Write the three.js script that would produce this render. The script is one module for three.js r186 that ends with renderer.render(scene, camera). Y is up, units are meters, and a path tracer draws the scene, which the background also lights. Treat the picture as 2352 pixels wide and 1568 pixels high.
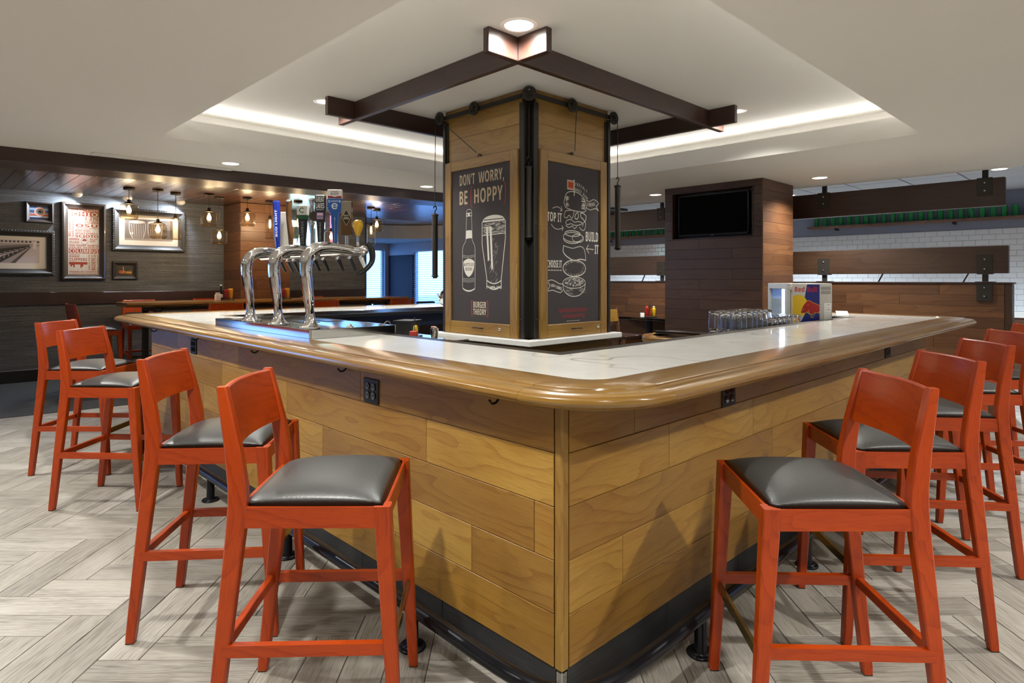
import * as THREE from 'three';
import { mergeGeometries, toCreasedNormals } from 'three/addons/utils/BufferGeometryUtils.js';
import { RectAreaLightUniformsLib } from 'three/addons/lights/RectAreaLightUniformsLib.js';

// ---------------------------------------------------------------- camera, sky, exposure
// Plan axes follow the bar: u runs along its long front to the far corner, v along its other front; world = (u, height, -v).
const scene = new THREE.Scene();
const renderer = new THREE.WebGLRenderer({ antialias: true });
renderer.toneMapping = THREE.LinearToneMapping;
renderer.toneMappingExposure = 0.95;
renderer.shadowMap.enabled = true;
const FOCAL = 1430, IMG_W = 2352, IMG_H = 1568;
const camera = new THREE.PerspectiveCamera(2 * Math.atan(IMG_H / 2 / FOCAL) * 180 / Math.PI, IMG_W / IMG_H, 0.05, 200);
const YAW = 45.77 * Math.PI / 180, SU = Math.sin(YAW), CU = Math.cos(YAW);
camera.position.set(0, 1.4, 0);
camera.lookAt(CU * 10, 1.4, -SU * 10);
camera.setViewOffset(IMG_W, IMG_H, 0, 144, IMG_W, IMG_H);      // shifted lens: verticals stay vertical
scene.background = new THREE.Color().setRGB(0.2, 0.45, 1.0);
scene.backgroundIntensity = 7;                                // a bright overcast-blue sky
RectAreaLightUniformsLib.init();

const WARM = new THREE.Color().setRGB(1.0, 0.985, 0.93), COVE = new THREE.Color().setRGB(1.0, 0.985, 0.95), COOL = new THREE.Color().setRGB(0.8, 0.9, 1.0);
const DOWN_CD = 18, TRAY_CD = 12, COVE_I = 17;

// ---------------------------------------------------------------- heights and plan of the room
const H_SOFFIT = 2.5, H_LIP = 2.66, H_TRAY = 2.8, H_WOOD = 2.59, H_GRID = 2.64;
const TRAY = { u0: 1.407, u1: 5.52, v0: 1.22, v1: 5.33 };

// ---------------------------------------------------------------- small tools
let seed = 12345;
const rnd = () => { seed = (seed * 1664525 + 1013904223) >>> 0; return seed / 4294967296; };
const rr = (a, b) => a + (b - a) * rnd();
const P = (u, v, h = 0) => new THREE.Vector3(u, h, -v);
const taken = new Map();
function numbered(name) { const n = taken.get(name) || 0; taken.set(name, n + 1); return n ? name + '_' + String(n).padStart(3, '0') : name; }
function shade(o) { o.traverse((m) => { if (m.isMesh) { m.castShadow = true; m.receiveShadow = true; } }); return o; }
function tag(o, label, category, group) { o.userData.label = label; o.userData.category = category; if (group) o.userData.group = group; return o; }
function thing(name, label, category, [u, v, h] = [0, 0, 0], turn = 0, group) {
  const o = new THREE.Group(); o.name = numbered(name); o.position.copy(P(u, v, h)); o.rotation.y = turn; scene.add(o);
  return tag(o, label, category, group);
}
function structure(name, label) { const o = new THREE.Group(); o.name = numbered(name); o.userData = { kind: 'structure', label }; scene.add(o); return o; }
function part(parent, name, geo, mat, pos) {
  const m = new THREE.Mesh(geo, mat); m.name = name; m.castShadow = m.receiveShadow = true;
  if (pos) m.position.copy(pos); (parent || scene).add(m); return m;
}
// a box with chamfered edges; uv in metres with U along the grain axis ('x', 'y' or 'z')
function boxGeo(sx, sy, sz, c = 0.002, grain = 'x', ou = 0, ov = 0) {
  const a = [sx / 2, sy / 2, sz / 2]; c = Math.min(c, a[0] * 0.9, a[1] * 0.9, a[2] * 0.9);
  const pos = [], nor = [], uv = [];
  const g = 'xyz'.indexOf(grain);
  const push = (p, n, d) => { pos.push(...p); nor.push(...n);
    const others = [0, 1, 2].filter((k) => k !== d); let ui = others.includes(g) ? g : others[0]; let vi = others.find((k) => k !== ui);
    uv.push(p[ui] + ou, p[vi] + ov); };
  const tri = (p, q, r, n, d) => {
    const ax = q[0] - p[0], ay = q[1] - p[1], az = q[2] - p[2], bx = r[0] - p[0], by = r[1] - p[1], bz = r[2] - p[2];
    const cr = (ay * bz - az * by) * n[0] + (az * bx - ax * bz) * n[1] + (ax * by - ay * bx) * n[2];
    push(p, n, d); if (cr > 0) { push(q, n, d); push(r, n, d); } else { push(r, n, d); push(q, n, d); } };
  const quad = (p, q, r, s, n, d) => { tri(p, q, r, n, d); tri(p, r, s, n, d); };
  const V = (d, sd, e, se, f, sf, full) => { const p = [0, 0, 0]; p[d] = sd * a[d]; p[e] = se * (a[e] - c); p[f] = sf * (a[f] - c); return p; };
  for (let d = 0; d < 3; d++) { const e = (d + 1) % 3, f = (d + 2) % 3;
    for (const s of [-1, 1]) { const n = [0, 0, 0]; n[d] = s; quad(V(d, s, e, -1, f, -1), V(d, s, e, 1, f, -1), V(d, s, e, 1, f, 1), V(d, s, e, -1, f, 1), n, d); }
    if (c > 0) for (const s of [-1, 1]) for (const t of [-1, 1]) {      // edges along axis f between faces d and e
      const n = [0, 0, 0]; n[d] = s * 0.7071; n[e] = t * 0.7071;
      quad(V(d, s, e, t, f, -1), V(d, s, e, t, f, 1), V(e, t, d, s, f, 1), V(e, t, d, s, f, -1), n, d); }
  }
  if (c > 0) for (const s of [-1, 1]) for (const t of [-1, 1]) for (const w of [-1, 1]) {
    const q = 0.57735, n = [s * q, t * q, w * q]; tri(V(0, s, 1, t, 2, w), V(1, t, 0, s, 2, w), V(2, w, 0, s, 1, t), n, 0); }
  const geo = new THREE.BufferGeometry();
  geo.setAttribute('position', new THREE.Float32BufferAttribute(pos, 3)); geo.setAttribute('normal', new THREE.Float32BufferAttribute(nor, 3)); geo.setAttribute('uv', new THREE.Float32BufferAttribute(uv, 2));
  return geo;
}
const boxCache = new Map();
function sharedBox(sx, sy, sz, c, grain, variant = 0) {
  const k = [sx, sy, sz, c, grain, variant].map((x) => typeof x === 'number' ? x.toFixed(4) : x).join('|');
  if (!boxCache.has(k)) boxCache.set(k, boxGeo(sx, sy, sz, c, grain, variant * 0.37, variant * 0.113));
  return boxCache.get(k);
}
// a box given by plan extents; parent must be unrotated
function slab(parent, name, mat, u0, u1, v0, v1, h0, h1, o = {}) {
  const { grain = 'x', c = 0.002, variant = 0 } = o;
  const m = part(parent, name, sharedBox(Math.abs(u1 - u0), Math.abs(h1 - h0), Math.abs(v1 - v0), c, grain, variant), mat);
  m.position.set((u0 + u1) / 2, (h0 + h1) / 2, -(v0 + v1) / 2);
  if (parent) m.position.sub(parent.position);
  return m;
}
// a box standing along a plan line from a to b (thickness t to the side away from the camera)
function wallRun(parent, name, mat, [ua, va], [ub, vb], h0, h1, t, o = {}) {
  const L = Math.hypot(ub - ua, vb - va), { grain = 'x', c = 0.002, variant = 0 } = o;
  const m = part(parent, name, sharedBox(L, h1 - h0, t, c, grain, variant), mat);
  const nx = -(vb - va) / L, ny = (ub - ua) / L;
  m.position.copy(P((ua + ub) / 2 + nx * t / 2, (va + vb) / 2 + ny * t / 2, (h0 + h1) / 2));
  m.rotation.y = Math.atan2(vb - va, ub - ua);
  if (parent) m.position.sub(parent.position);
  return m;
}
function moved(g, x, y, z, rx = 0, ry = 0, rz = 0) { g.applyMatrix4(new THREE.Matrix4().compose(new THREE.Vector3(x, y, z), new THREE.Quaternion().setFromEuler(new THREE.Euler(rx, ry, rz)), new THREE.Vector3(1, 1, 1))); return g; }
const merge = (list) => mergeGeometries(list.map((g) => { g = g.index ? g.toNonIndexed() : g; for (const k of Object.keys(g.attributes)) if (!['position', 'normal', 'uv'].includes(k)) g.deleteAttribute(k); return g; }));
const lathe = (pts, seg = 32) => new THREE.LatheGeometry(pts.map(([r, y]) => new THREE.Vector2(Math.max(r, 1e-4), y)), seg);
const tube = (pts, r, seg = 40, rad = 10) => new THREE.TubeGeometry(new THREE.CatmullRomCurve3(pts.map((p) => p.isVector3 ? p : new THREE.Vector3(...p)), false, 'centripetal'), seg, r, rad, false);
const cyl = (r, h, seg = 24, r2 = r) => new THREE.CylinderGeometry(r2, r, h, seg);
// skin a list of equal rings (arrays of [x, y, z]) with caps
function loft(rings, crease = 0.6) {
  const n = rings[0].length, pos = [], uv = [];
  let along = 0;
  const tri = (a, b, c, ua, ub, uc) => { pos.push(...a, ...b, ...c); uv.push(...ua, ...ub, ...uc); };
  for (let i = 0; i + 1 < rings.length; i++) {
    const A = rings[i], B = rings[i + 1], step = Math.hypot(A[0][0] - B[0][0], A[0][1] - B[0][1], A[0][2] - B[0][2]);
    let per = 0;
    for (let k = 0; k < n; k++) {
      const k2 = (k + 1) % n, d = Math.hypot(A[k][0] - A[k2][0], A[k][1] - A[k2][1], A[k][2] - A[k2][2]);
      tri(A[k], A[k2], B[k2], [along, per], [along, per + d], [along + step, per + d]);
      tri(A[k], B[k2], B[k], [along, per], [along + step, per + d], [along + step, per]);
      per += d;
    }
    along += step;
  }
  for (const [R, flip] of [[rings[0], true], [rings[rings.length - 1], false]]) {
    const c = [0, 1, 2].map((k) => R.reduce((s, p) => s + p[k], 0) / n);
    for (let k = 0; k < n; k++) { const p = R[k], q = R[(k + 1) % n]; flip ? tri(c, q, p, [0, 0], [0.01, 0], [0, 0.01]) : tri(c, p, q, [0, 0], [0.01, 0], [0, 0.01]); }
  }
  const g = new THREE.BufferGeometry();
  g.setAttribute('position', new THREE.Float32BufferAttribute(pos, 3)); g.setAttribute('uv', new THREE.Float32BufferAttribute(uv, 2));
  return toCreasedNormals(g, crease);
}
// chamfered rectangle ring at height y centred (x, z) with size (sx, sz)
function ringRect(x, y, z, sx, sz, c = 0.005) {
  const a = sx / 2, b = sz / 2;
  return [[-a + c, -b], [a - c, -b], [a, -b + c], [a, b - c], [a - c, b], [-a + c, b], [-a, b - c], [-a, -b + c]].map(([p, q]) => [x + p, y, z + q]).reverse();
}

// ---------------------------------------------------------------- textures
function noiseMaker(s) {
  const t = new Float32Array(65536); let k = s >>> 0; for (let i = 0; i < 65536; i++) { k = (k * 1664525 + 1013904223) >>> 0; t[i] = k / 4294967296; }
  return (x, y, px, py) => {       // value noise, periodic in px by py cells
    const x0 = Math.floor(x), y0 = Math.floor(y); let fx = x - x0, fy = y - y0; fx = fx * fx * (3 - 2 * fx); fy = fy * fy * (3 - 2 * fy);
    const w = (a, p) => ((a % p) + p) % p, h = (a, b) => t[(w(a, px) * 7919 + w(b, py) * 104729 + 37) & 65535];
    const a = h(x0, y0), b = h(x0 + 1, y0), c = h(x0, y0 + 1), d = h(x0 + 1, y0 + 1);
    return a + (b - a) * fx + (c - a) * fy + (a - b - c + d) * fx * fy;
  };
}
function dataTex(w, h, fn, srgb = true) {
  const d = new Uint8Array(w * h * 4);
  for (let y = 0; y < h; y++) for (let x = 0; x < w; x++) { const c = fn(x / w, y / h), i = (y * w + x) * 4; d[i] = c[0] * 255; d[i + 1] = c[1] * 255; d[i + 2] = c[2] * 255; d[i + 3] = 255; }
  for (let i = 0; i < d.length; i++) d[i] = Math.max(0, Math.min(255, d[i]));
  const t = new THREE.DataTexture(d, w, h); t.wrapS = t.wrapT = THREE.RepeatWrapping; t.magFilter = THREE.LinearFilter; t.minFilter = THREE.LinearMipmapLinearFilter; t.generateMipmaps = true;
  if (srgb) t.colorSpace = THREE.SRGBColorSpace; t.needsUpdate = true; return t;
}
const sized = (t, w, h) => { t.repeat.set(1 / w, 1 / h); return t; };
const cl = (x) => Math.max(0, Math.min(1, x));
// timber: figure lines warped along the grain, fine pores; near-white so that the material colour sets the stain
function timber(s, lines, depth, dark, warp = 2.2) {
  const n = noiseMaker(s);
  return dataTex(1024, 512, (x, y) => {
    const w = n(x * 3, y * 5, 3, 5) * 1.0 + n(x * 7, y * 10, 7, 10) * 0.35 + n(x * 16, y * 24, 16, 24) * 0.12;
    const ph = y * lines + w * warp, f = ph - Math.floor(ph), ring = Math.pow(f, 4) * (0.5 + 0.5 * n(x * 5, y * 9, 5, 9));
    const fib = n(x * 24, y * 256, 24, 256), fib2 = n(x * 60, y * 400, 60, 400), cloud = n(x * 4 + 9, y * 3, 4, 3);
    const t = cl(depth * (0.62 * ring + 0.4 * fib * fib + 0.18 * fib2 + 0.38 * cloud - 0.08));
    return [1 - t * (1 - dark[0]), 1 - t * (1 - dark[1]), 1 - t * (1 - dark[2])];
  });
}
const T = {};
T.oak = sized(timber(11, 8, 0.75, [0.72, 0.6, 0.42]), 1.3, 0.5);
T.maple = sized(timber(29, 5, 0.75, [0.6, 0.5, 0.4], 1.6), 1.2, 0.45);
T.stain = sized(timber(51, 6, 0.6, [0.66, 0.5, 0.42], 2.8), 0.7, 0.32);
T.tile = sized((() => { const n = noiseMaker(77); return dataTex(1024, 512, (x, y) => {
  const a = n(x * 14, y * 180, 14, 180), b = n(x * 30, y * 330, 30, 330), c = n(x * 5, y * 12, 5, 12), d = n(x * 40 + 3, y * 90, 40, 90);
  const streak = cl((a * 0.6 + b * 0.5 - 0.52) * 2.6) * (0.35 + 0.9 * cl(c * 1.8 - 0.4)), t = cl(streak * 0.5 + 0.16 * d + 0.16 * c);
  return [1 - 0.42 * t, 1 - 0.44 * t, 1 - 0.48 * t]; }); })(), 1.25, 0.62);
T.tileBump = sized((() => { const n = noiseMaker(78); return dataTex(512, 512, (x, y) => { const a = n(x * 14, y * 180, 14, 180), b = n(x * 30, y * 256, 30, 256); const t = cl(0.5 + 0.5 * a - 0.5 * b); return [t, t, t]; }, false); })(), 1.25, 0.62);
T.marble = sized((() => { const n = noiseMaker(91); return dataTex(1024, 1024, (x, y) => {
  const w = n(x * 4, y * 4, 4, 4) + 0.5 * n(x * 9, y * 9, 9, 9) + 0.25 * n(x * 20, y * 20, 20, 20);
  const p = x * 1 + y * 2 + w * 1.15, f = Math.abs(p - Math.round(p)), gate = cl(n(x * 3 + 5, y * 3, 3, 3) * 2.2 - 0.9);
  const p2 = x * 2 - y * 1 + w * 1.3 + 0.4, f2 = Math.abs(p2 - Math.round(p2));
  const vein = Math.exp(-f * 60) * gate * 0.26 + Math.exp(-f2 * 110) * 0.08 * (1 - gate), cloud = n(x * 6, y * 6, 6, 6) * 0.05 + n(x * 40, y * 40, 40, 40) * 0.02;
  const t = vein + cloud; return [1 - t * 0.95, 1 - t * 1.0, 1 - t * 1.12]; }); })(), 1.7, 1.7);
T.cloth = sized((() => { const n = noiseMaker(17); return dataTex(1024, 512, (x, y) => {
  const a = n(x * 6, y * 128, 6, 128), b = n(x * 14, y * 256, 14, 256), c = n(x * 90, y * 256, 90, 256);
  const s = cl((b - 0.84) * 4.2) * 0.7 + cl((a - 0.72) * 2.5) * 0.5, t = 0.56 + 0.13 * (a - 0.5) + 0.1 * (c - 0.5) + s * 0.32; return [cl(t), cl(t), cl(t)]; }); })(), 2.4, 0.9);
T.grain = sized((() => { const n = noiseMaker(5); return dataTex(256, 256, (x, y) => { const t = 0.5 * n(x * 64, y * 64, 64, 64) + 0.5 * n(x * 128, y * 128, 128, 128); return [t, t, t]; }, false); })(), 0.25, 0.25);
T.brush = sized((() => { const n = noiseMaker(6); return dataTex(512, 256, (x, y) => { const t = 0.24 + 0.16 * n(x * 5, y * 128, 5, 128) + 0.1 * n(x * 20, y * 60, 20, 60); return [t, t, t]; }, false); })(), 0.6, 0.3);
T.dark = sized((() => { const n = noiseMaker(8); return dataTex(512, 256, (x, y) => { const a = n(x * 12, y * 128, 12, 128), b = n(x * 40, y * 120, 40, 120), t = 0.72 + 0.28 * a + 0.1 * (b - 0.5); return [cl(t), cl(t), cl(t)]; }); })(), 0.8, 0.4);

// ---------------------------------------------------------------- materials
const css = (s) => new THREE.Color(s);
const std = (color, roughness = 0.6, more = {}) => new THREE.MeshStandardMaterial({ color: typeof color === 'string' ? css(color) : color, roughness, ...more });
const phy = (color, roughness = 0.5, more = {}) => new THREE.MeshPhysicalMaterial({ color: typeof color === 'string' ? css(color) : color, roughness, ...more });
const M = {
  ceiling: std('#d8d5cf', 0.9), wallPaint: std('#cfc8bb', 0.85), bluePaint: std('#8d93a6', 0.85), greyPaint: std('#c9cdd4', 0.85),
  oak: ['#a67f34', '#9d762f', '#ae893d', '#97712e'].map((c) => phy(c, 0.42, { map: T.oak, clearcoat: 0.25, clearcoatRoughness: 0.35 })),
  oakPlain: phy('#9c7a38', 0.45, { map: T.oak, clearcoat: 0.2, clearcoatRoughness: 0.4 }),
  rail: phy('#8d6a2a', 0.3, { map: T.oak, clearcoat: 0.9, clearcoatRoughness: 0.14 }),
  red: phy('#a53b00', 0.4, { map: T.stain, specularIntensity: 0.6, clearcoat: 0.25, clearcoatRoughness: 0.22 }),
  vinyl: phy('#3b3b3a', 0.42, { bumpMap: T.grain, bumpScale: 0.0004, clearcoat: 0.15, clearcoatRoughness: 0.45 }),
  brass: std('#8f7a4e', 0.35, { metalness: 0.85, roughnessMap: T.brush }),
  walnut: ['#46301f', '#432d1e', '#4a3322', '#402a1c'].map((c) => phy(c, 0.45, { map: T.maple, clearcoat: 0.25, clearcoatRoughness: 0.35 })),
  walnutWarm: ['#6b482b', '#654328', '#714d2f', '#5e3e25'].map((c) => phy(c, 0.45, { map: T.maple, clearcoat: 0.25, clearcoatRoughness: 0.35 })),
  espresso: phy('#3a2219', 0.4, { map: T.maple, clearcoat: 0.25, clearcoatRoughness: 0.35 }),
  ceilWood: ['#4c3126', '#452c22', '#51362a'].map((c) => phy(c, 0.3, { map: T.maple, clearcoat: 0.6, clearcoatRoughness: 0.2 })),
  tile: ['#9a958c', '#938e85', '#a19c94', '#8c877f'].map((c) => std(c, 0.55, { map: T.tile, bumpMap: T.tileBump, bumpScale: 0.0012 })),
  grout: std('#4b463f', 0.9), darkFloor: std('#2c2b2a', 0.8, { map: T.dark }),
  toe: std('#2f3032', 0.45, { map: T.dark }), marble: phy('#fbfaf4', 0.16, { map: T.marble, clearcoat: 0.5, clearcoatRoughness: 0.06 }),
  white: phy('#f2f1ec', 0.3, { clearcoat: 0.3, clearcoatRoughness: 0.15 }), whiteTile: phy('#e9ecf0', 0.14, { clearcoat: 0.8, clearcoatRoughness: 0.08 }), tileGrout: std('#c9ccd2', 0.85),
  steel: std('#b9b9b6', 0.28, { metalness: 1, roughnessMap: T.brush }), chrome: std('#e9e9ea', 0.04, { metalness: 1 }), darkSteel: std('#5a544e', 0.34, { metalness: 0.85 }),
  iron: std('#38342f', 0.5, { metalness: 0.5 }), black: std('#141414', 0.45), blackGloss: phy('#08080a', 0.12, { clearcoat: 1, clearcoatRoughness: 0.03 }), navy: std('#151b30', 0.4),
  pipe: std('#26272b', 0.24, { metalness: 0.7 }), cloth: std('#a3a9b3', 0.9, { map: T.cloth }), board: std('#3f3a3a', 0.85),
  glass: phy('#ffffff', 0.02, { transmission: 1, thickness: 0.01, ior: 1.48 }), pane: phy('#f4f8fb', 0.02, { transmission: 1, thickness: 0 }),
  lampGlass: phy('#ebe1d0', 0.03, { transmission: 1, thickness: 0, ior: 1.5 }), greenGlass: phy('#3fd07c', 0.05, { transmission: 0.7, thickness: 0, ior: 1.5 }),
  bulb: std('#fff1d8', 0.4, { emissive: new THREE.Color().setRGB(1, 0.72, 0.36), emissiveIntensity: 9 }),
  glow: std('#fffaf0', 0.4, { emissive: new THREE.Color().setRGB(1, 0.92, 0.78), emissiveIntensity: 6 }),
  coveGlow: std('#fffaf0', 0.4, { emissive: COVE, emissiveIntensity: 3 }),
  neon: std('#eafcff', 0.4, { emissive: new THREE.Color().setRGB(0.55, 0.95, 1.0), emissiveIntensity: 2.2 }),
  pink: std('#ffb8e0', 0.4, { emissive: new THREE.Color().setRGB(1.0, 0.35, 0.7), emissiveIntensity: 1.1 }),
  blind: std('#cfd6e2', 0.6), purple: std('#2b2230', 0.7),
};
const pick = (list) => list[Math.floor(rnd() * list.length)];
function canvasTex(w, h, draw) {
  const c = document.createElement('canvas'); c.width = w; c.height = h; const x = c.getContext('2d'); draw(x, w, h);
  const t = new THREE.CanvasTexture(c); t.colorSpace = THREE.SRGBColorSpace; return t;
}
// text squeezed to a given width and cap height, baseline at y
function lettering(x, s, left, base, width, height, font = 'bold', family = 'sans-serif') {
  x.save(); x.font = font + ' 100px ' + family; const w = x.measureText(s).width; x.translate(left, base); x.scale(width / w, height / 71); x.fillText(s, 0, 0); x.restore();
}

// ================================================================ THE ROOM
// ---- floor: herringbone of wood-look tiles laid square to the camera's view, at 45 degrees to the bar
const floor = structure('floor', 'pale grey wood-look tile floor in herringbone');
slab(floor, 'grout_bed', M.grout, -4.4, 11.4, -4.4, 14.2, -0.12, -0.0035, { c: 0 });
{
  const W = 0.1525, n = 4, L = W * n, gap = 0.0035, cells = [];
  const place = (X, Z) => [X * SU + Z * CU, -X * CU + Z * SU];
  for (let i = -60; i < 70; i++) for (let j = -30; j < 75; j++) {
    const d = (((i - j) % (2 * n)) + 2 * n) % (2 * n);
    let X, Z, alongX;
    if (d === 0) { X = (i + n / 2) * W; Z = (j + 0.5) * W; alongX = true; } else if (d === 2 * n - 1) { X = (i + 0.5) * W; Z = (j + n / 2) * W; alongX = false; } else continue;
    const [u, v] = place(X, Z);
    if (u < -4 || v < -4 || u > 10.9 || v > 8.3) continue;
    if (u > 1.9 && u < 6.0 && v > 1.75 && v < 6.0) continue;             // under the bar and behind it
    const x = X / Z * FOCAL, y = 1.4 * FOCAL / Z, seen = Z > 1.2 && Math.abs(x) < 1260 && y < 1020 && !(u > 1.6 && v > 1.45) && !(u > 6 && v > 1.8);
    cells.push({ X, Z, u, v, alongX, size: seen ? 1 / (Z * Z * Z) : 0 });
  }
  cells.sort((a, b) => b.size - a.size);
  const rest = [];
  cells.forEach((c, k) => {
    const turn = c.alongX ? Math.atan2(-CU, SU) : Math.atan2(SU, CU), variant = Math.floor(rnd() * 9);
    if (k < 300 && c.size > 0) {
      const m = part(floor, 'floor_tile', sharedBox(L - gap, 0.012, W - gap, 0.0014, 'x', variant), pick(M.tile));
      m.position.copy(P(c.u, c.v, -0.006)); m.rotation.y = turn;
    } else rest.push(moved(boxGeo(L - gap, 0.012, W - gap, 0.0014, 'x', variant * 0.37, variant * 0.113), c.u, -0.006, -c.v, 0, turn, 0));
  });
  const m = part(floor, 'floor_tile_field', merge(rest), M.tile[0]); m.userData.kind = 'stuff';
}
{ // the darker floor under the tall tables, with a curved front edge
  const s = new THREE.Shape(); s.moveTo(-4.2, 8.6);
  const c = new THREE.QuadraticBezierCurve(new THREE.Vector2(-4.2, 8.75), new THREE.Vector2(1.2, 7.72), new THREE.Vector2(9, 7.5)).getPoints(40);
  c.forEach((p) => s.lineTo(p.x, p.y)); s.lineTo(11, 7.5); s.lineTo(11, 14); s.lineTo(-4.2, 14);
  const g = new THREE.ExtrudeGeometry(s, { depth: 0.006, bevelEnabled: false }); g.rotateX(-Math.PI / 2);
  const f = structure('floor_dark', 'dark grey floor under the tall tables'); part(f, 'floor_surface', g, M.darkFloor);
}
// ---- ceiling: low soffit around a raised tray over the bar
const ceiling = structure('ceiling', 'warm white ceiling soffit around the raised tray');
const { u0: TU0, u1: TU1, v0: TV0, v1: TV1 } = TRAY, REC = 0.36;
slab(ceiling, 'soffit', M.ceiling, -4.2, TU0, -4.2, 6.78, H_SOFFIT, H_LIP, { c: 0 });
slab(ceiling, 'soffit', M.ceiling, TU1, 7.82, -4.2, 6.78, H_SOFFIT, H_LIP, { c: 0 });
slab(ceiling, 'soffit', M.ceiling, TU0, TU1, -4.2, TV0, H_SOFFIT, H_LIP, { c: 0 });
slab(ceiling, 'soffit', M.ceiling, TU0, TU1, TV1, 6.78, H_SOFFIT, H_LIP, { c: 0 });
slab(ceiling, 'tray_panel', M.ceiling, TU0 - REC - 0.1, TU1 + REC + 0.1, TV0 - REC - 0.1, TV1 + REC + 0.1, H_TRAY, H_TRAY + 0.12, { c: 0 });
slab(ceiling, 'tray_side', M.ceiling, TU0 - REC - 0.1, TU0 - REC, TV0 - REC, TV1 + REC, H_LIP, H_TRAY, { c: 0 });
slab(ceiling, 'tray_side', M.ceiling, TU1 + REC, TU1 + REC + 0.1, TV0 - REC, TV1 + REC, H_LIP, H_TRAY, { c: 0 });
slab(ceiling, 'tray_side', M.ceiling, TU0 - REC, TU1 + REC, TV0 - REC - 0.1, TV0 - REC, H_LIP, H_TRAY, { c: 0 });
slab(ceiling, 'tray_side', M.ceiling, TU0 - REC, TU1 + REC, TV1 + REC, TV1 + REC + 0.1, H_LIP, H_TRAY, { c: 0 });
// cove strips lying behind the lip, one per side, each with its light
const coveSides = [
  ['far side toward the framed pictures', (TU0 + TU1) / 2, TV1 + 0.14, TU1 - TU0, 'u'], ['far side toward the television', TU1 + 0.14, (TV0 + TV1) / 2, TV1 - TV0, 'v'],
  ['near side over the tap stools', TU0 - 0.14, (TV0 + TV1) / 2, TV1 - TV0, 'v'], ['near side over the glass stools', (TU0 + TU1) / 2, TV0 - 0.14, TU1 - TU0, 'u']];
for (const [where, u, v, len, axis] of coveSides) {
  const t = thing('cove_light', 'warm light strip behind the ceiling tray lip, ' + where, 'light', [u, v, H_LIP + 0.002], axis === 'u' ? 0 : Math.PI / 2, 'cove lights'), lean = (where.startsWith('far') ? 1 : -1) * (axis === 'u' ? 0.6 : -0.6);
  part(t, 'diffuser', boxGeo(len, 0.012, 0.05, 0.002), M.coveGlow, new THREE.Vector3(0, 0.006, 0));
  const l = new THREE.RectAreaLight(COVE, COVE_I, len, 0.05); l.position.set(0, 0.03, Math.sign(lean) * 0.004); l.rotation.x = Math.PI / 2 + lean; t.add(l);      // leans into the tray
}
// recessed downlights
function downlight(u, v, h, cd, label, o = {}) {
  const { r = 0.075, color = WARM, angle = 1.2, group = 'recessed downlights', tilt } = o;
  const t = thing('recessed_downlight', label, 'light', [u, v, h], 0, group);
  part(t, 'trim_ring', lathe([[r, -0.001], [r + 0.002, -0.005], [r + 0.018, -0.004], [r + 0.024, 0.0]], 32), M.white);
  part(t, 'lens', lathe([[0.0001, -0.004], [r * 0.96, -0.003], [r, 0.0]], 28), M.glow);
  const s = new THREE.SpotLight(color, cd, 0, angle, 0.55, 2); s.position.set(0, -0.02, 0); s.castShadow = true; s.shadow.radius = 2.2; if (angle > 1.4) s.penumbra = 1;
  s.target.position.copy(tilt ? P(tilt[0], tilt[1], tilt[2]).sub(t.position) : new THREE.Vector3(0, -2, 0)); t.add(s, s.target);
  return t;
}
downlight(2.427, 2.438, H_TRAY, TRAY_CD, 'round downlight above the near crossing of the dark ceiling beams', { r: 0.08, angle: 1.5 });
downlight(2.37, 4.56, H_TRAY, TRAY_CD, 'round downlight by the beam crossing on the taps side', { r: 0.06, angle: 1.25 });
downlight(4.97, 2.42, H_TRAY, TRAY_CD, 'round downlight by the beam crossing on the television side', { r: 0.06, angle: 1.25 });
downlight(4.95, 4.56, H_TRAY, TRAY_CD, 'round downlight by the beam crossing hidden behind the column', { r: 0.06, angle: 1.25 });
downlight(2.22, 6.13, H_SOFFIT, DOWN_CD, 'round downlight beside the end of the slot air vent');
downlight(4.45, 6.03, H_SOFFIT, DOWN_CD, 'round downlight in front of the dark bulkhead, close to the chalkboard column');
downlight(7.03, 4.53, H_SOFFIT, DOWN_CD, 'round downlight between the chalkboard column and the television');
downlight(7.13, 2.52, H_SOFFIT, DOWN_CD, 'round downlight beside the corner of the television column');
for (const [u, v] of [[0.3, -0.6], [0.3, 1.55], [0.12, 3.65], [0.12, 5.75]]) downlight(u, v, H_SOFFIT, DOWN_CD, 'round downlight above the stools along the tap side of the bar', { group: 'downlights above the tap side stools' });
for (const u of [2.2, 4.3, 6.4]) downlight(u, -0.8, H_SOFFIT, DOWN_CD * 1.25, 'round downlight above the stools along the glass side of the bar', { group: 'downlights above the glass side stools' });
for (const [u, v] of [[-1.6, 0.4], [-1.6, 3.2], [-1.6, 6], [0.4, -2.6], [3.2, -2.6], [6, -2.6]]) downlight(u, v, H_SOFFIT, DOWN_CD, 'round downlight in the part of the room behind the viewer', { group: 'downlights behind the viewer' });
// slot vent
{
  const t = thing('slot_vent', 'long white linear slot air vent beside the dark bulkhead', 'vent', [1.76, 6.46, H_SOFFIT]);
  part(t, 'vent_frame', merge([moved(boxGeo(1.2, 0.008, 0.012, 0.001), 0, -0.004, 0.062), moved(boxGeo(1.2, 0.008, 0.012, 0.001), 0, -0.004, -0.062), moved(boxGeo(0.012, 0.008, 0.12, 0.001), 0.594, -0.004, 0), moved(boxGeo(0.012, 0.008, 0.12, 0.001), -0.594, -0.004, 0)]), M.ceiling);
  part(t, 'backing', boxGeo(1.18, 0.002, 0.116, 0), M.darkSteel, new THREE.Vector3(0, -0.001, 0));
  for (let k = 0; k < 5; k++) part(t, 'slat', sharedBox(1.176, 0.006, 0.012, 0.001, 'x'), M.ceiling, new THREE.Vector3(0, -0.005, -0.044 + k * 0.022));
}
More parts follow.
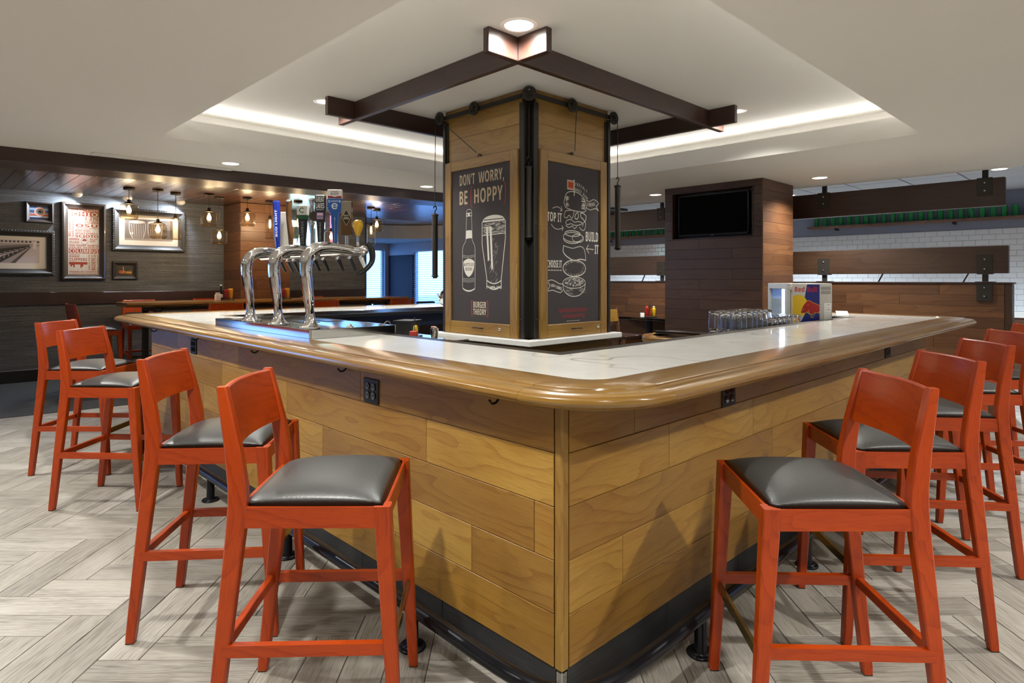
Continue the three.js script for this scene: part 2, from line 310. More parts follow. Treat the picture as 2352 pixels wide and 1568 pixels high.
// dark bulkhead, wooden ceiling and picture wall on the tap side
{
  const b = structure('trim_1', 'dark stained wooden bulkhead under the edge of the ceiling');
  wallRun(b, 'bulkhead', M.espresso, [-3.9, 6.975], [8.3, 6.085], 2.38, H_SOFFIT - 0.001, 0.45, { grain: 'x', c: 0.004 });
  const w = structure('ceiling_wood', 'glossy dark wooden plank ceiling over the tall tables');
  slab(w, 'ceiling_deck', M.black, -4.2, 9.2, 6.5, 10.66, H_WOOD + 0.016, H_WOOD + 0.12, { c: 0 });
  const pw = 0.143, rows = [];
  for (let k = 0; k < 92; k++) {
    const u = -4 + k * pw; let v = 6.8 - rr(0, 1.4);
    while (v < 10.62) { const len = rr(1.2, 2.2), a = Math.max(v, 6.8), b2 = Math.min(v + len, 10.62); if (b2 - a > 0.05) rows.push([u, a, b2]); v += len; }
  }
  const loose = [];
  for (const [u, a, b2] of rows) {
    if (u > 0.3 && u < 8.2) slab(w, 'plank', pick(M.ceilWood), u + 0.002, u + pw - 0.002, a + 0.0015, b2 - 0.0015, H_WOOD, H_WOOD + 0.016, { grain: 'z', c: 0.0015, variant: Math.floor(rnd() * 6) });
    else loose.push(moved(boxGeo(pw - 0.0025, 0.016, b2 - a - 0.003, 0.0015, 'z'), u + pw / 2, H_WOOD + 0.008, -(a + b2) / 2));
  }
  const lm = part(w, 'plank_field', merge(loose), M.ceilWood[0]); lm.userData.kind = 'stuff';
}
const PIC_V = 10.62;
{
  const w = structure('wall_left', 'grey grasscloth wall behind the tall tables');
  slab(w, 'wall_panel', M.cloth, -0.7, 6.37, PIC_V, PIC_V + 0.18, 0, 2.62, { c: 0 });
  slab(w, 'wall_panel', M.cloth, -4.2, -3.2, PIC_V, PIC_V + 0.18, 0, 2.62, { c: 0 });
  slab(w, 'wall_panel', M.cloth, -3.2, -0.7, PIC_V, PIC_V + 0.18, 0, 0.5, { c: 0 });
  slab(w, 'wall_panel', M.cloth, -3.2, -0.7, PIC_V, PIC_V + 0.18, 2.35, 2.62, { c: 0 });
  slab(w, 'wall_end', M.purple, 6.372, 6.4, PIC_V - 0.002, 13.9, 0, 2.9, { c: 0 });
  const r = structure('trim_2', 'dark wooden chair rail along the grasscloth wall');
  slab(r, 'chair_rail', M.espresso, -0.7, 3.72, PIC_V - 0.025, PIC_V, 1.04, 1.21, { c: 0.003 });
  slab(r, 'chair_rail', M.espresso, 4.55, 6.37, PIC_V - 0.025, PIC_V, 1.05, 1.2, { c: 0.003 });
  const b = structure('baseboard_left', 'black baseboard along the grasscloth wall');
  slab(b, 'baseboard', M.black, -4.2, 6.37, PIC_V - 0.018, PIC_V, 0.006, 0.17, { c: 0.003 });
  // wood-clad pier that breaks the wall
  const c = thing('wooden_pier', 'brown plank-clad pier between the pictures and the lit letters', 'pillar', [3.73, 9.88, 0.006]);
  slab(c, 'core', M.espresso, 3.745, 4.515, 9.895, PIC_V - 0.001, 0.01, H_WOOD - 0.003, { c: 0 });
  for (let k = 0; k < 17; k++) { const a = k * 0.1525, b2 = Math.min(a + 0.1525, H_WOOD - 0.012);
    const cut = 3.73 + rr(0.2, 0.6);
    slab(c, 'plank', pick(M.walnutWarm), 3.732, cut, 9.88, 9.895, a + 0.008, b2 + 0.006, { c: 0.0015, variant: k % 5 });
    slab(c, 'plank', pick(M.walnutWarm), cut + 0.002, 4.528, 9.88, 9.895, a + 0.008, b2 + 0.006, { c: 0.0015, variant: (k + 2) % 5 });
    slab(c, 'plank', pick(M.walnutWarm), 3.73, 3.745, 9.897, 10.59, a + 0.008, b2 + 0.006, { c: 0.0015, grain: 'z', variant: k % 5 });
  }
}
// window bay beyond the wall
{
  const w = structure('wall_far', 'dark plum wall of the window bay');
  slab(w, 'wall_panel', M.greyPaint, 6.4, 7.2, 13.8, 13.98, 0, 2.8, { c: 0 });
  slab(w, 'wall_panel', M.greyPaint, 7.2, 8.86, 13.8, 13.98, 0, 0.55, { c: 0 });
  slab(w, 'wall_panel', M.greyPaint, 7.2, 8.86, 13.8, 13.98, 2.18, 2.8, { c: 0 });
  slab(w, 'wall_panel', M.greyPaint, 8.86, 9.15, 13.8, 13.98, 0, 2.8, { c: 0 });
  slab(w, 'wall_panel', M.purple, 8.97, 9.15, 12.75, 13.8, 0, 2.0, { c: 0 });
  slab(w, 'wall_panel', M.greyPaint, 8.97, 9.15, 12.75, 13.8, 2.0, 2.8, { c: 0 });
  slab(w, 'wall_panel', M.greyPaint, 8.97, 9.15, 11.2, 12.75, 0, 0.55, { c: 0 });
  slab(w, 'wall_panel', M.greyPaint, 8.97, 9.15, 11.2, 12.75, 2.12, 2.8, { c: 0 });
  slab(w, 'wall_panel', M.greyPaint, 8.97, 9.15, 10.65, 11.2, 0, 2.8, { c: 0 });
  slab(w, 'wall_panel', M.greyPaint, 9.15, 11.2, 10.65, 10.83, 0, 2.8, { c: 0 });
  const c = structure('ceiling_bay', 'white ceiling of the window bay with a curved drop');
  slab(c, 'bay_panel', M.ceiling, 6.37, 9.2, 10.66, 14, 2.62, 2.74, { c: 0 });
  const s = new THREE.Shape(); s.moveTo(6.4, 13.8); s.lineTo(6.4, 12.0); s.quadraticCurveTo(8.2, 12.2, 8.4, 11.2); s.lineTo(8.97, 11.0); s.lineTo(8.97, 13.8);
  const g = new THREE.ExtrudeGeometry(s, { depth: 0.3, bevelEnabled: false, curveSegments: 20 }); g.rotateX(-Math.PI / 2);
  part(c, 'curved_drop', g, M.ceiling, new THREE.Vector3(0, 2.3, 0));
  // blinds and panes
  const win = (name, label, along, fixed, a, b, h0, h1) => {
    const t = structure(name, label); const bx = (n, m, a0, a1, d0, d1, y0, y1, o) => along === 'u' ? slab(t, n, m, a0, a1, fixed + d0, fixed + d1, y0, y1, o) : slab(t, n, m, fixed + d0, fixed + d1, a0, a1, y0, y1, o);
    bx('pane', M.pane, a, b, 0.1, 0.104, h0, h1, { c: 0 });
    for (const [p, q, y0, y1] of [[a, a + 0.05, h0, h1], [b - 0.05, b, h0, h1], [a, b, h0, h0 + 0.05], [a, b, h1 - 0.05, h1]]) bx('window_frame', M.greyPaint, p, q, 0.06, 0.14, y0, y1);
    const n = Math.round((h1 - h0) / 0.052), sh = along === 'u' ? sharedBox(b - a - 0.06, 0.003, 0.034, 0.001, 'x') : sharedBox(0.034, 0.003, b - a - 0.06, 0.001, 'z');
    for (let k = 0; k < n; k++) { const m = part(t, 'blind_slat', sh, M.blind); const mid = (a + b) / 2, y = h0 + 0.03 + k * 0.052;
      m.position.copy(along === 'u' ? P(mid, fixed + 0.02, y) : P(fixed + 0.02, mid, y)); if (along === 'u') m.rotation.x = 0.25; else m.rotation.z = 0.25; }
    bx('blind_headrail', M.blind, a, b, -0.01, 0.05, h1 - 0.06, h1, { c: 0.003 });
  };
  win('window_1', 'bay window with white slatted blind, facing the tall tables', 'u', 13.8, 7.2, 8.86, 0.55, 2.18);
  win('window_2', 'bay window with white slatted blind beside the dark panel', 'v', 8.97, 11.2, 12.75, 0.55, 2.12);
  const t = structure('window_3', 'daylight window further along the grasscloth wall');
  slab(t, 'pane', M.pane, -3.2, -0.7, PIC_V + 0.08, PIC_V + 0.084, 0.5, 2.35, { c: 0 });
  for (const [p, q, y0, y1] of [[-3.2, -3.14, 0.5, 2.35], [-0.76, -0.7, 0.5, 2.35], [-3.2, -0.7, 0.5, 0.56], [-3.2, -0.7, 2.29, 2.35], [-1.98, -1.92, 0.5, 2.35]]) slab(t, 'window_frame', M.greyPaint, p, q, PIC_V + 0.04, PIC_V + 0.12, y0, y1);
  const o = structure('ground_outside', 'pale paving outside the windows');
  slab(o, 'paving', M.greyPaint, -20, 40, 14.3, 45, -0.3, -0.12, { c: 0 }); slab(o, 'paving', M.greyPaint, 11.5, 40, -10, 14.3, -0.3, -0.12, { c: 0 }); slab(o, 'paving', M.greyPaint, -20, 40, -30, -10.01, -0.3, -0.12, { c: 0 }); slab(o, 'paving', M.greyPaint, -20, 11.49, -10, -4.5, -0.3, -0.12, { c: 0 });
  const e = thing('exterior_pillar', 'blue-grey building pillar outside the bay window', 'pillar', [9.1, 16.2, -0.12]);
  slab(e, 'shaft', M.bluePaint, 9.1, 9.7, 16.2, 16.8, -0.12, 4, { c: 0.02 }); slab(e, 'base', M.greyPaint, 9.03, 9.77, 16.13, 16.87, -0.12, 0.25, { c: 0.02 });
}
// remaining walls
{
  let w = structure('wall_back', 'plain wall behind the viewer'); slab(w, 'wall_panel', M.wallPaint, -4.4, 9.6, -4.4, -4.2, 0, 2.9, { c: 0 }); slab(w, 'wall_panel', M.wallPaint, 10.8, 11.4, -4.4, -4.2, 0, 2.9, { c: 0 }); slab(w, 'wall_panel', M.wallPaint, 9.6, 10.8, -4.4, -4.2, 0, 0.4, { c: 0 }); slab(w, 'wall_panel', M.wallPaint, 9.6, 10.8, -4.4, -4.2, 2.45, 2.9, { c: 0 });
  const w4 = structure('window_4', 'daylight window at the end of the tiled aisle'); slab(w4, 'pane', M.pane, 9.6, 10.8, -4.32, -4.316, 0.4, 2.45, { c: 0 }); for (const [p, q, y0, y1] of [[9.6, 9.66, 0.4, 2.45], [10.74, 10.8, 0.4, 2.45], [9.6, 10.8, 0.4, 0.46], [9.6, 10.8, 2.39, 2.45], [10.17, 10.23, 0.4, 2.45]]) slab(w4, 'window_frame', M.greyPaint, p, q, -4.36, -4.28, y0, y1);
  w = structure('wall_front', 'plain wall beside the viewer'); slab(w, 'wall_panel', M.wallPaint, -4.4, -4.2, -4.2, 10.8, 0, 2.9, { c: 0 });
}
// ---- grid ceiling and tiled wall on the television side
const TILE_U = 11;
{
  const c = structure('ceiling_grid', 'pale suspended tile ceiling beyond the wooden divider');
  slab(c, 'ceiling_deck', M.bluePaint, 7.82, 11.2, -4.2, 10.66, H_GRID + 0.012, H_GRID + 0.1, { c: 0 });
  for (let i = 0; i < 6; i++) for (let j = 0; j < 23; j++) { const u = 7.84 + i * 0.61, v = -3.9 + j * 0.61; slab(c, 'ceiling_tile', M.greyPaint, u + 0.012, Math.min(u + 0.598, 10.98), v + 0.012, v + 0.598, H_GRID, H_GRID + 0.011, { c: 0.002 }); }
  downlight(9.4, 3.75, H_GRID, DOWN_CD * 2.6, 'round downlight in the tile ceiling over the middle of the hung board', { group: 'grid ceiling downlights', color: COOL });
  downlight(8.85, 1.2, H_GRID, DOWN_CD * 2.6, 'round downlight in the tile ceiling beyond the end of the hung board', { group: 'grid ceiling downlights', color: COOL });
  downlight(9.4, 7.2, H_GRID, DOWN_CD * 2.6, 'round downlight in the tile ceiling between column and television', { group: 'grid ceiling downlights', color: COOL });
  const w = structure('wall_right', 'white subway tile wall beyond the divider');
  slab(w, 'wall_panel', M.bluePaint, TILE_U + 0.012, TILE_U + 0.2, -4.2, 10.65, 2.11, 2.76, { c: 0 });
  slab(w, 'wall_panel', M.tileGrout, TILE_U + 0.012, TILE_U + 0.2, -4.2, 10.65, 0.9, 2.11, { c: 0 });
  slab(w, 'wainscot', M.walnutWarm[1], TILE_U + 0.0, TILE_U + 0.2, -4.2, 10.65, 0, 0.86, { grain: 'z', c: 0 });
  slab(w, 'tile_ledge', M.white, TILE_U - 0.03, TILE_U + 0.2, -4.2, 10.65, 0.86, 0.945, { c: 0.006 });
  const th = 0.0775, tw = 0.1545, rest = [];
  for (let r = 0; r < 15; r++) { const h = 0.947 + r * th; for (let k = 0; k < 60; k++) {
    const v = -0.4 + k * tw + (r % 2 ? tw / 2 : 0), band = (h > 1.3 && h < 1.5) || h > 1.83;
    const seen = (band && ((v > 1.0 && v < 4.5) || (v > 6.5 && v < 8.3))) || (v > 0.9 && v < 1.42);
    if (seen) slab(w, 'wall_tile', M.whiteTile, TILE_U, TILE_U + 0.012, v + 0.001, v + tw - 0.001, h + 0.001, h + th - 0.001, { c: 0.009 });
    else rest.push(moved(boxGeo(0.012, th - 0.002, tw - 0.002, 0.005), TILE_U + 0.006, h + th / 2, -(v + tw / 2)));
  } }
  part(w, 'wall_tile_field', merge(rest), M.whiteTile).userData.kind = 'stuff';
}

// ================================================================ THE BAR
const BU = 1.515, BV = 1.325, B_END_V = 6.0, B_END_U = 6.157;        // faces of the two fronts and where they end
const PLANK_H = [0.984, 0.831, 0.655, 0.48, 0.305, 0.13];
{
  const t = thing('plank_bar', 'golden oak plank-clad bar body on a black tile plinth', 'bar', [BU, BV, 0]);
  slab(t, 'carcass', M.black, BU + 0.016, BU + 0.12, BV + 0.03, B_END_V, 0.004, 0.98, { c: 0 });
  const joints = [[2.567, 4.05, 5.3], [2.056, 3.35, 4.337], [1.45, 2.934, 4.7], [1.773, 3.5, 5.1], [2.282, 4.2]];
  joints.forEach((js, r) => { const e = [BV + 0.036, ...js, B_END_V]; for (let k = 0; k + 1 < e.length; k++)
    slab(t, 'plank', M.oak[(r * 2 + k * 3 + (r > 2 ? 1 : 0)) % 4], BU, BU + 0.016, e[k] + 0.0012, e[k + 1] - 0.0012, PLANK_H[r + 1] + 0.0012, PLANK_H[r] - 0.0012, { grain: 'z', c: 0.0014, variant: (r * 3 + k * 5) % 11 }); });
  for (let k = 0; k < 8; k++) { const a = BV + 0.03 + k * 0.6, b = Math.min(a + 0.6, B_END_V); if (b > a) slab(t, 'toe_tile', M.toe, BU + 0.004, BU + 0.016, a + 0.0015, b - 0.0015, 0.002, 0.1275, { grain: 'z', c: 0.001, variant: k }); }
  for (const v of [1.621, 2.69, 3.728, 4.794, 5.824]) {      // coat hooks under the rail
    const h = part(t, 'hook', tube([[0, 0.018, 0], [0, 0, 0.0], [-0.014, -0.016, 0.0], [-0.032, -0.018, 0], [-0.046, -0.004, 0]], 0.0045, 24, 8), M.black);
    h.position.copy(P(BU - 0.002, v, 0.978)).sub(t.position);
    const pl = part(h, 'screw_plate', cyl(0.014, 0.006, 16), M.black, new THREE.Vector3(-0.001, 0.012, 0)); pl.rotation.z = Math.PI / 2;
  }
  const t2 = t;
  slab(t2, 'carcass', M.black, BU + 0.03, B_END_U, BV + 0.016, BV + 0.12, 0.004, 0.98, { c: 0 });
  const j2 = [[1.92, 3.53, 5.1], [2.154, 2.895, 4.5], [3.11, 4.2, 5.4], [1.847, 2.518, 3.9], [2.95, 4.6]];
  j2.forEach((js, r) => { const e = [BU + 0.036, ...js, B_END_U]; for (let k = 0; k + 1 < e.length; k++)
    slab(t2, 'plank', M.oak[(r * 3 + k * 2 + 1) % 4], e[k] + 0.0012, e[k + 1] - 0.0012, BV, BV + 0.016, PLANK_H[r + 1] + 0.0012, PLANK_H[r] - 0.0012, { grain: 'x', c: 0.0014, variant: (r * 5 + k * 3 + 2) % 11 }); });
  for (let k = 0; k < 8; k++) { const a = BU + 0.03 + k * 0.6, b = Math.min(a + 0.6, B_END_U); if (b > a) slab(t2, 'toe_tile', M.toe, a + 0.0015, b - 0.0015, BV + 0.004, BV + 0.016, 0.002, 0.1275, { c: 0.001, variant: k }); }
  for (const u of [5.85]) { const h = part(t2, 'hook', tube([[0, 0.03, 0], [0, 0, 0.0], [0, -0.025, 0.02], [0, -0.028, 0.045], [0, -0.008, 0.062]], 0.0055, 24, 8), M.black); h.position.copy(P(u, BV - 0.002, 0.975)).sub(t2.position); }
  slab(t2, 'corner_post', M.oakPlain, BU - 0.002, BU + 0.034, BV - 0.002, BV + 0.034, 0.128, 0.984, { grain: 'y', c: 0.006 });
  slab(t2, 'corner_guard', M.steel, BU + 0.002, BU + 0.03, BV + 0.002, BV + 0.03, 0.002, 0.127, { c: 0.004 });
  // end panels under the far wings
  slab(t, 'end_panel', M.oakPlain, 1.7, 5.7, 6.625, 6.64, 0.13, 0.98, { c: 0.002 });
  slab(t2, 'end_panel', M.oakPlain, B_END_U - 0.02, B_END_U, BV + 0.122, 2.3, 0.13, 0.982, { grain: 'z', c: 0.002 });
}
function outlet(u, v, h, axis, label) {
  const t = thing('power_outlet', label, 'outlet', [u, v, h], axis === 'v' ? -Math.PI / 2 : 0, 'outlets on the bar front');
  // local z points out of the bar front
  part(t, 'plate', boxGeo(0.125, 0.112, 0.007, 0.003), M.black, new THREE.Vector3(0, 0, 0.0035));
  for (const s of [-1, 1]) for (const r of [-1, 1]) { const f = part(t, 'socket', moved(cyl(0.0165, 0.004, 20), 0, 0, 0, Math.PI / 2), M.blackGloss, new THREE.Vector3(s * 0.024, r * 0.02, 0.009));
    for (const q of [-1, 1]) part(f, 'slot', boxGeo(0.0028, 0.009, 0.001, 0), M.iron, new THREE.Vector3(q * 0.0062, 0.002, 0.0025)); }
  return t;
}
outlet(BU, 2.468, 0.892, 'v', 'black double outlet on the tap side front, close to the bar corner');
outlet(BU, 4.898, 0.905, 'v', 'black double outlet on the tap side front, far from the bar corner');
outlet(2.641, BV, 0.885, 'u', 'black double outlet on the glass side front, close to the bar corner');
outlet(5.055, BV, 0.89, 'u', 'black double outlet on the glass side front, far from the bar corner');

// ---- bar top: marble, oak rail with bullnose, steel inner edge
const MU = 1.61, MV = 1.272, MU1 = 6.56, MV1 = 6.72, IU = 2.09, IV = 1.835, IU1 = 6.12, IV1 = 6.1, TOP = 1.06;
const END_U = 5.75, END_V = 2.32, FIL = 0.11;
function cornerPath(off) {        // marble edge moved outward by off: [pieces of points]
  const a = (cu, cv, a0, a1) => { const r = FIL + off, pts = []; for (let k = 0; k <= 14; k++) { const t = a0 + (a1 - a0) * k / 14; pts.push([cu + r * Math.cos(t), cv + r * Math.sin(t)]); } return pts; };
  const lo = { u: MU - off, v: MV - off, u1: MU1 + off, v1: MV1 + off }, c = FIL, Pi = Math.PI;
  return [
    [[lo.u1, END_V], [lo.u1, MV + c]], a(MU1 - c, MV + c, 0, -Pi / 2),
    [[MU1 - c, lo.v], [MU + c, lo.v]], a(MU + c, MV + c, -Pi / 2, -Pi),
    [[lo.u, MV + c], [lo.u, MV1 - c]], a(MU + c, MV1 - c, Pi, Pi / 2),
    [[MU + c, lo.v1], [END_U, lo.v1]]];
}
{
  const t = thing('marble_counter', 'white marble bar top with glossy oak rail wrapping the bar', 'counter', [MU, MV, 1.0]);
  // marble slab
  const s = new THREE.Shape(); const edge = cornerPath(0).flat(); edge.forEach(([u, v], k) => k ? s.lineTo(u, v) : s.moveTo(u, v));
  [[END_U, IV1], [IU, IV1], [IU, IV], [IU1, IV], [IU1, END_V]].forEach(([u, v]) => s.lineTo(u, v));
  const g = new THREE.ExtrudeGeometry(s, { depth: 0.04, bevelEnabled: false }); g.rotateX(-Math.PI / 2);
  const m = part(t, 'marble_slab', g, M.marble, P(0, 0, TOP - 0.04).sub(t.position));
  // oak rail: flat board, groove, bullnose; each run and each corner a piece
  const prof = [[0.0, 0.985], [0.0, 1.062], [0.002, 1.064], [0.16, 1.064], [0.166, 1.062], [0.168, 1.057], [0.174, 1.056]];
  for (let k = 0; k <= 14; k++) { const a = 1.75 - k / 14 * 3.0; prof.push([0.2 + 0.043 * Math.cos(a), 1.03 + 0.026 * Math.sin(a)]); }
  prof.push([0.18, 1.003], [0.165, 1.0], [0.16, 0.992]);
  const runs = prof.map(([o]) => cornerPath(o));
  for (let k = 0; k < 7; k++) {
    const n = runs[0][k].length, rings = []; const eps = runs[0][k].length === 2 ? 0.0008 : 0;
    for (let i = 0; i < n; i++) rings.push(prof.map(([, h], j) => { let [u, v] = runs[j][k][i]; return [u, h, -v]; }));
    if (eps) { const d = [runs[0][k][1][0] - runs[0][k][0][0], runs[0][k][1][1] - runs[0][k][0][1]], L = Math.hypot(...d); rings[0].forEach((p) => { p[0] += d[0] / L * eps; p[2] -= d[1] / L * eps; }); rings[1].forEach((p) => { p[0] -= d[0] / L * eps; p[2] += d[1] / L * eps; }); }
    const rg = loft(rings, 0.7); rg.translate(-t.position.x, -t.position.y, -t.position.z);
    part(t, 'oak_rail', rg, M.rail);
  }
  // substrate under the marble and the steel strip along the inner edge
  for (const [a, b, c, d] of [[MU + 0.002, IU + 0.09, IV, MV1 - 0.002], [MU + 0.06, MU1 - 0.002, MV + 0.002, IV + 0.09], [IU1 - 0.09, MU1 - 0.002, IV + 0.09, END_V], [IU + 0.09, END_U, IV1 - 0.06, MV1 - 0.002]]) slab(t, 'substrate', M.black, a, b, c, d, 0.984, 1.0195, { c: 0 });
  slab(t, 'steel_strip', M.darkSteel, IU + 0.001, IU + 0.09, IV + 0.09, IV1 - 0.06, 1.021, TOP - 0.002, { c: 0.002 });
  slab(t, 'steel_strip', M.darkSteel, IU + 0.001, IU1 - 0.001, IV + 0.001, IV + 0.09, 1.021, TOP - 0.002, { c: 0.002 });
  slab(t, 'steel_strip', M.darkSteel, IU1 - 0.07, IU1 - 0.001, IV + 0.09, END_V, 1.021, TOP - 0.002, { c: 0.002 });
  slab(t, 'steel_strip', M.steel, IU + 0.09, END_U, IV1 - 0.03, IV1 - 0.001, 1.0, TOP - 0.002, { c: 0.002 });
}
// low counter continuing the glass side round to the television column, with its own oak rail
{
  const LT = 0.775, t = thing('low_counter', 'lower marble counter with rounded oak rail in front of the television column', 'counter', [6.2, 3.2, 0]);
  const shape = (o) => { const s = new THREE.Shape(); const u0 = 5.86 - o, u1 = 6.42 + o, v0 = 2.37 - o * 0.1, v1 = 3.92 + o, r = 0.24 + o; s.moveTo(u0, v0); s.lineTo(u1, v0); s.lineTo(u1, v1 - r); s.absarc(u1 - r, v1 - r, r, 0, Math.PI / 2, false); s.lineTo(u0 + r, v1); s.absarc(u0 + r, v1 - r, r, Math.PI / 2, Math.PI, false); return s; };
  let g = new THREE.ExtrudeGeometry(shape(0), { depth: 0.035, bevelEnabled: false, curveSegments: 16 }); g.rotateX(-Math.PI / 2); part(t, 'marble_slab', g, M.marble, P(0, 0, LT - 0.033).sub(t.position));
  const ring = shape(0.12), hole = shape(0); ring.holes.push(new THREE.Path(hole.getPoints(16)));
  g = new THREE.ExtrudeGeometry(ring, { depth: 0.03, bevelEnabled: true, bevelThickness: 0.022, bevelSize: 0.022, bevelOffset: -0.022, bevelSegments: 4, curveSegments: 16 }); g.rotateX(-Math.PI / 2); part(t, 'oak_rail', g, M.rail, P(0, 0, LT - 0.05).sub(t.position));
  slab(t, 'base', M.espresso, 5.95, 6.35, 2.36, 3.8, 0.002, LT - 0.07, { grain: 'z', c: 0.004 });
  slab(t, 'toe_kick', M.black, 5.94, 6.36, 2.36, 3.82, 0.002, 0.1, { c: 0.002 });
}
// back side of the bar, seen across the well
{
  const t = thing('underbar_cabinet', 'dark navy and stainless underbar cabinet below the far marble counter', 'cabinet', [3.9, 6.12, 0]);
  slab(t, 'navy_panel', M.navy, 2.25, END_U, 6.12, 6.14, 0.84, 0.982, { c: 0.002 });
  slab(t, 'steel_front', M.steel, 2.25, END_U, 6.11, 6.14, 0.1, 0.838, { c: 0.003 });
  slab(t, 'body', M.navy, 2.2, END_U, 6.142, 6.62, 0.004, 0.982, { c: 0 });
  for (const u of [3.15, 3.95]) { const k = part(t, 'drain_cap', moved(new THREE.TorusGeometry(0.045, 0.012, 10, 24), 0, 0, 0), M.chrome); k.position.copy(P(u, 6.108, 0.87)).sub(t.position); }
  const s = thing('speed_rack', 'stainless inner counter along the tap side of the bar well', 'counter', [2.4, 3.9, 0]);
  slab(s, 'top', M.steel, 2.2, 2.62, 2.4, 5.9, 0.80, 0.83, { grain: 'z', c: 0.004 }); slab(s, 'body', M.navy, 2.2, 2.6, 2.4, 5.9, 0.004, 0.798, { c: 0.003 });
  const r = thing('glass_shelf', 'black shelf inside the bar carrying the upturned glasses', 'shelf', [4.8, 2.2, 0]);
  slab(r, 'shelf_board', M.steel, 3.55, 6.02, 1.935, 2.31, 0.905, 0.93, { c: 0.003 }); slab(r, 'body', M.navy, 3.55, 6.0, 1.95, 2.3, 0.004, 0.904, { c: 0.003 });
}
// ---- foot rail
{
  const FU = 1.38, FV = 1.176, FH = 0.15, t = thing('foot_rail', 'black tubular foot rail on short floor posts around the bar', 'foot rail', [FU, FV, 0]);
  const pts = [P(FU, 5.95, FH), P(FU, 4, FH), P(FU, 2, FH), P(FU, FV + 0.16, FH), P(FU + 0.045, FV + 0.045, FH), P(FU + 0.16, FV, FH), P(2.5, FV, FH), P(4.5, FV, FH), P(6.1, FV, FH)].map((p) => p.sub(t.position));
  part(t, 'tube', new THREE.TubeGeometry(new THREE.CatmullRomCurve3(pts, false, 'centripetal'), 160, 0.026, 14), M.pipe);
  for (const [u, v] of [[FU, 1.961], [FU, 3.041], [FU, 4.149], [FU, 5.25], [2.129, FV], [3.158, FV], [4.2, FV], [5.2, FV]]) {
    const p = part(t, 'post', lathe([[0.0001, 0.0], [0.052, 0.0], [0.052, 0.006], [0.047, 0.011], [0.024, 0.012], [0.022, FH - 0.02], [0.0001, FH - 0.02]], 24), M.pipe); p.position.copy(P(u, v, 0)).sub(t.position);
  }
}
